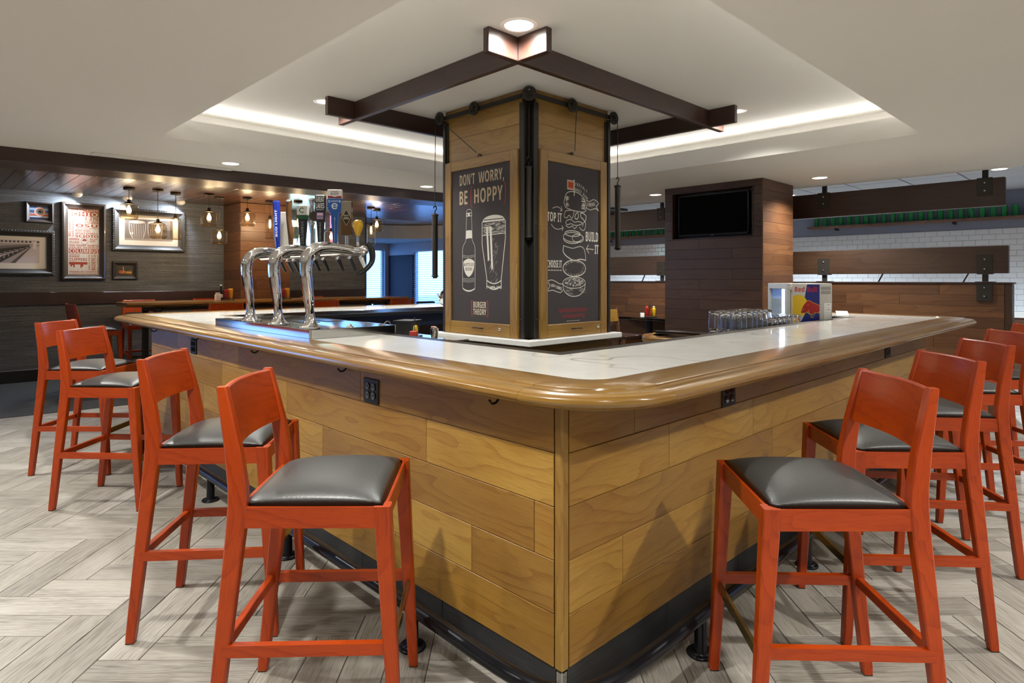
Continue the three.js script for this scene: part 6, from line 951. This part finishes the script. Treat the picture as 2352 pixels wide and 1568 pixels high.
// pendants
{
  const jar = lathe([[0.05, 0.205], [0.085, 0.2], [0.106, 0.185], [0.109, 0.16], [0.107, 0.03], [0.1, 0.012], [0.085, 0.0], [0.082, 0.0], [0.098, 0.014], [0.105, 0.032]], 36), tub = lathe([[0.034, 0.3], [0.058, 0.296], [0.068, 0.28], [0.07, 0.25], [0.07, 0.02], [0.066, 0.0], [0.063, 0.0], [0.067, 0.02]], 32);
  const list = [[2.09, 9.33, 'jar', 2.38, 'first from the picture wall corner, hung high'], [2.41, 9.25, 'jar', 2.14, 'hung low before the wide carved frame'], [2.68, 9.44, 'tube', 2.24, 'slim, at the edge of the wide carved frame'], [3.05, 9.23, 'jar', 2.34, 'high, before the dark side of the pier'], [3.28, 9.5, 'jar', 2.11, 'lowest, just before the pier'], [3.6, 9.28, 'jar', 2.38, 'before the broad face of the pier'], [4.0, 9.43, 'tube', 2.31, 'slim, behind the blue tap handle'], [4.32, 9.15, 'tube', 2.33, 'slim, in front of the glowing letters'], [4.98, 9.35, 'jar', 2.17, 'behind the square wooden tap handle'], [5.56, 9.08, 'tube', 2.28, 'slim, in front of the bay window'], [5.78, 9.26, 'jar', 2.41, 'last before the chalkboard column']];
  for (const [u, v, kind, top, where] of list) {
    const t = thing('pendant_lamp', (kind === 'jar' ? 'wide glass jar pendant, ' : 'tubular glass pendant, ') + where, 'lamp', [u, v, 0], 0, 'glass pendants over the tall tables'), H = kind === 'jar' ? 0.205 : 0.3, R = kind === 'jar' ? 0.05 : 0.034;
    t.position.y = top - H; const y = (h) => h - (top - H);
    part(t, 'canopy', lathe([[0.0001, 0], [0.065, 0], [0.065, 0.028], [0.0001, 0.028]].reverse(), 24), M.iron, new THREE.Vector3(0, y(H_WOOD) - 0.029, 0)); part(t, 'cord', cyl(0.0035, H_WOOD - 0.029 - top - 0.05, 8), M.black, new THREE.Vector3(0, (y(H_WOOD) - 0.029 + H + 0.05) / 2, 0));
    part(t, 'socket', lathe([[R + 0.002, H], [R, H + 0.014], [0.022, H + 0.02], [0.02, H + 0.055], [0.0001, H + 0.058]], 20), M.iron);
    part(t, 'glass_shade', kind === 'jar' ? jar : tub, M.lampGlass);
    const bulb = part(t, 'bulb', kind === 'jar' ? lathe([[0.0001, -0.05], [0.02, -0.045], [0.03, -0.02], [0.026, 0.01], [0.013, 0.035], [0.012, 0.055]], 20) : lathe([[0.0001, -0.06], [0.012, -0.056], [0.016, -0.03], [0.016, 0.05], [0.01, 0.065]], 16), M.bulb, new THREE.Vector3(0, H - 0.075, 0));
    const l = new THREE.PointLight(new THREE.Color().setRGB(1, 0.8, 0.55), 1.0, 0, 2); l.position.set(0, H - 0.085, 0); l.castShadow = true; l.shadow.radius = 1; t.add(l);
  }
}
// tall live-edge table and its stools
{
  const t = thing('tall_table', 'long live-edge wooden bar-height table under the pendants', 'table', [4.1, 9.32, 0.007]), n = 48, top = [], H1 = 1.09;
  const noise = noiseMaker(301), rings = []; for (let i = 0; i <= n; i++) { const u = -2.1 + i / n * 4.2, f = 0.41 + 0.05 * noise(i * 0.35, 3.3, 999, 999) - (i < 3 ? (3 - i) * 0.05 : 0), b = 0.41 + 0.05 * noise(i * 0.35 + 40, 9.1, 999, 999) - (i < 3 ? (3 - i) * 0.04 : 0);
    rings.push([[u, 1.028, -b + 0.05], [u, 1.06, -b], [u, 1.083, -b + 0.01], [u, 1.083, f - 0.01], [u, 1.06, f + 0.012 * noise(i, 1, 999, 9)], [u, 1.028, f - 0.04]].reverse()); }
  part(t, 'live_edge_top', loft(rings, 0.6), phy('#a3773c', 0.25, { map: T.oak, clearcoat: 0.6, clearcoatRoughness: 0.12 }));
  for (const x of [-1.75, 1.75]) { for (const z of [-0.3, 0.3]) part(t, 'leg', boxGeo(0.07, 1.02, 0.07, 0.004, 'y'), M.iron, new THREE.Vector3(x, 0.511, z)); part(t, 'leg_frame', boxGeo(0.07, 0.05, 0.52, 0.004, 'z'), M.iron, new THREE.Vector3(x, 0.99, 0)); part(t, 'leg_frame', boxGeo(0.07, 0.04, 0.52, 0.004, 'z'), M.iron, new THREE.Vector3(x, 0.15, 0)); }
  part(t, 'apron', boxGeo(3.4, 0.05, 0.04, 0.003), M.iron, new THREE.Vector3(0, 1.0, 0.28)); part(t, 'apron', boxGeo(3.4, 0.05, 0.04, 0.003), M.iron, new THREE.Vector3(0, 1.0, -0.28));
  const GT = 'stools at the tall table'; const s = [];
  s.push(stool(1.72, 9.3, 0.05, 'orange-red stool at the end of the tall table, seen edge-on', GT));
  for (const [u, w] of [[2.9, 'nearest the table end'], [4.25, 'middle one'], [5.55, 'by the bay window']]) s.push(stool(u, 8.42, Math.PI / 2, 'orange-red stool on the bar side of the tall table, ' + w, GT));
  for (const [u, w] of [[2.45, 'nearest the table end'], [3.4, 'by the condiments'], [5.15, 'under the glowing letters']]) s.push(stool(u, 10.1, -Math.PI / 2, 'orange-red stool on the wall side of the tall table, ' + w, GT));
  s.forEach((o) => { o.position.y = 0.0075; });
  for (const [u, where] of [[3.3, 'before the dark side of the pier'], [4.15, 'before the broad face of the pier']]) {
    const c = thing('condiment_caddy', 'sauce bottles and packet holder on the tall table, ' + where, 'caddy', [u, 9.3, 1.0905], 0.2, 'condiment sets on the tall table');
    part(c, 'tray', boxGeo(0.2, 0.012, 0.14, 0.003), M.black, new THREE.Vector3(0, 0.006, 0)); part(c, 'packet_holder', boxGeo(0.07, 0.085, 0.05, 0.004), M.white, new THREE.Vector3(-0.15, 0.043, 0.05)); for (let k = 0; k < 4; k++) part(c, 'packet', boxGeo(0.05, 0.06, 0.006, 0.001), std('#d9dbe2', 0.6), new THREE.Vector3(-0.15, 0.085, 0.035 + k * 0.009));
    part(c, 'sauce_bottle', lathe([[0.0001, 0], [0.026, 0], [0.026, 0.1], [0.012, 0.14], [0.012, 0.19], [0.014, 0.192], [0.014, 0.215], [0.0001, 0.215]], 18), std('#2c1a14', 0.25), new THREE.Vector3(-0.06, 0.012, -0.02)); part(c, 'bottle_label', cyl(0.0265, 0.05, 18), M.white, new THREE.Vector3(-0.06, 0.065, -0.02)); part(c, 'bottle_cap', cyl(0.0145, 0.022, 16), M.white, new THREE.Vector3(-0.06, 0.217, -0.02));
    part(c, 'ketchup_bottle', loft([ringRect(0.01, 0.012, 0, 0.03, 0.03, 0.008), ringRect(0.01, 0.04, 0, 0.045, 0.035, 0.01), ringRect(0.01, 0.15, 0, 0.06, 0.03, 0.01), ringRect(0.01, 0.156, 0, 0.05, 0.02, 0.008)], 0.8), std('#9b1d17', 0.35)); part(c, 'mustard_bottle', loft([ringRect(0.075, 0.012, 0, 0.03, 0.03, 0.008), ringRect(0.075, 0.04, 0, 0.05, 0.035, 0.01), ringRect(0.075, 0.16, 0, 0.068, 0.03, 0.01), ringRect(0.075, 0.166, 0, 0.06, 0.02, 0.008)], 0.8), std('#d79a12', 0.35)); part(c, 'handle', tube([[0.03, 0.01, -0.05], [0.03, 0.22, -0.05], [0.05, 0.245, -0.05], [0.03, 0.265, -0.05], [0.01, 0.245, -0.05], [0.03, 0.22, -0.05]], 0.0035, 36, 8), M.iron);
  }
  // low tables by the bay windows
  for (const [u, v, w] of [[6.95, 11.6, 'before the first bay window'], [8.1, 11.75, 'before the second bay window']]) {
    const d = thing('bay_table', 'small dark table set with tableware ' + w, 'table', [u, v, 0.007]); part(d, 'table_top', lathe([[0.0001, 0.74], [0.4, 0.74], [0.405, 0.75], [0.4, 0.765], [0.0001, 0.765]], 32), M.blackGloss); part(d, 'pedestal', cyl(0.04, 0.73, 20), M.black, new THREE.Vector3(0, 0.37, 0)); part(d, 'foot', lathe([[0.0001, 0.001], [0.25, 0.001], [0.25, 0.012], [0.05, 0.03], [0.0001, 0.03]], 28), M.black);
    for (const [dx, dz, q] of [[0.05, -0.62, 'on its window side'], [-0.05, 0.62, 'on its bar side']]) { const c = thing('bay_chair', 'dark open-arm chair at the small table ' + w + ', ' + q, 'chair', [u + dx, v - dz, 0.007], Math.atan2(dz, -dx), 'chairs by the bay windows');
      for (const [x, z] of [[0.2, 0.2], [0.2, -0.2], [-0.2, 0.2], [-0.2, -0.2]]) part(c, 'leg', cyl(0.014, 0.45, 10), M.iron, new THREE.Vector3(x, 0.226, z)); part(c, 'seat', boxGeo(0.44, 0.05, 0.44, 0.012), M.navy, new THREE.Vector3(0, 0.47, 0)); part(c, 'backrest', boxGeo(0.03, 0.26, 0.42, 0.01), M.navy, new THREE.Vector3(-0.2, 0.78, 0)); for (const z of [-0.22, 0.22]) part(c, 'arm', tube([[0.2, 0.45, z], [0.21, 0.66, z], [0.0, 0.69, z], [-0.2, 0.68, z], [-0.21, 0.9, z]], 0.012, 30, 8), M.iron); }
    const j = thing('water_jug', 'small glass jug and glasses cluster on the bay table ' + w, 'jug', [u, v, 0.7725]); part(j, 'jug', lathe([[0.0001, 0], [0.05, 0], [0.06, 0.08], [0.045, 0.16], [0.05, 0.19], [0.048, 0.19], [0.043, 0.16], [0.057, 0.08], [0.047, 0.005], [0.0001, 0.004]], 24), M.lampGlass); part(j, 'handle', tube([[0.05, 0.16, 0], [0.09, 0.14, 0], [0.09, 0.08, 0], [0.058, 0.06, 0]], 0.006, 20, 8), M.lampGlass);
  }
}
shade(scene);
renderer.render(scene, camera);
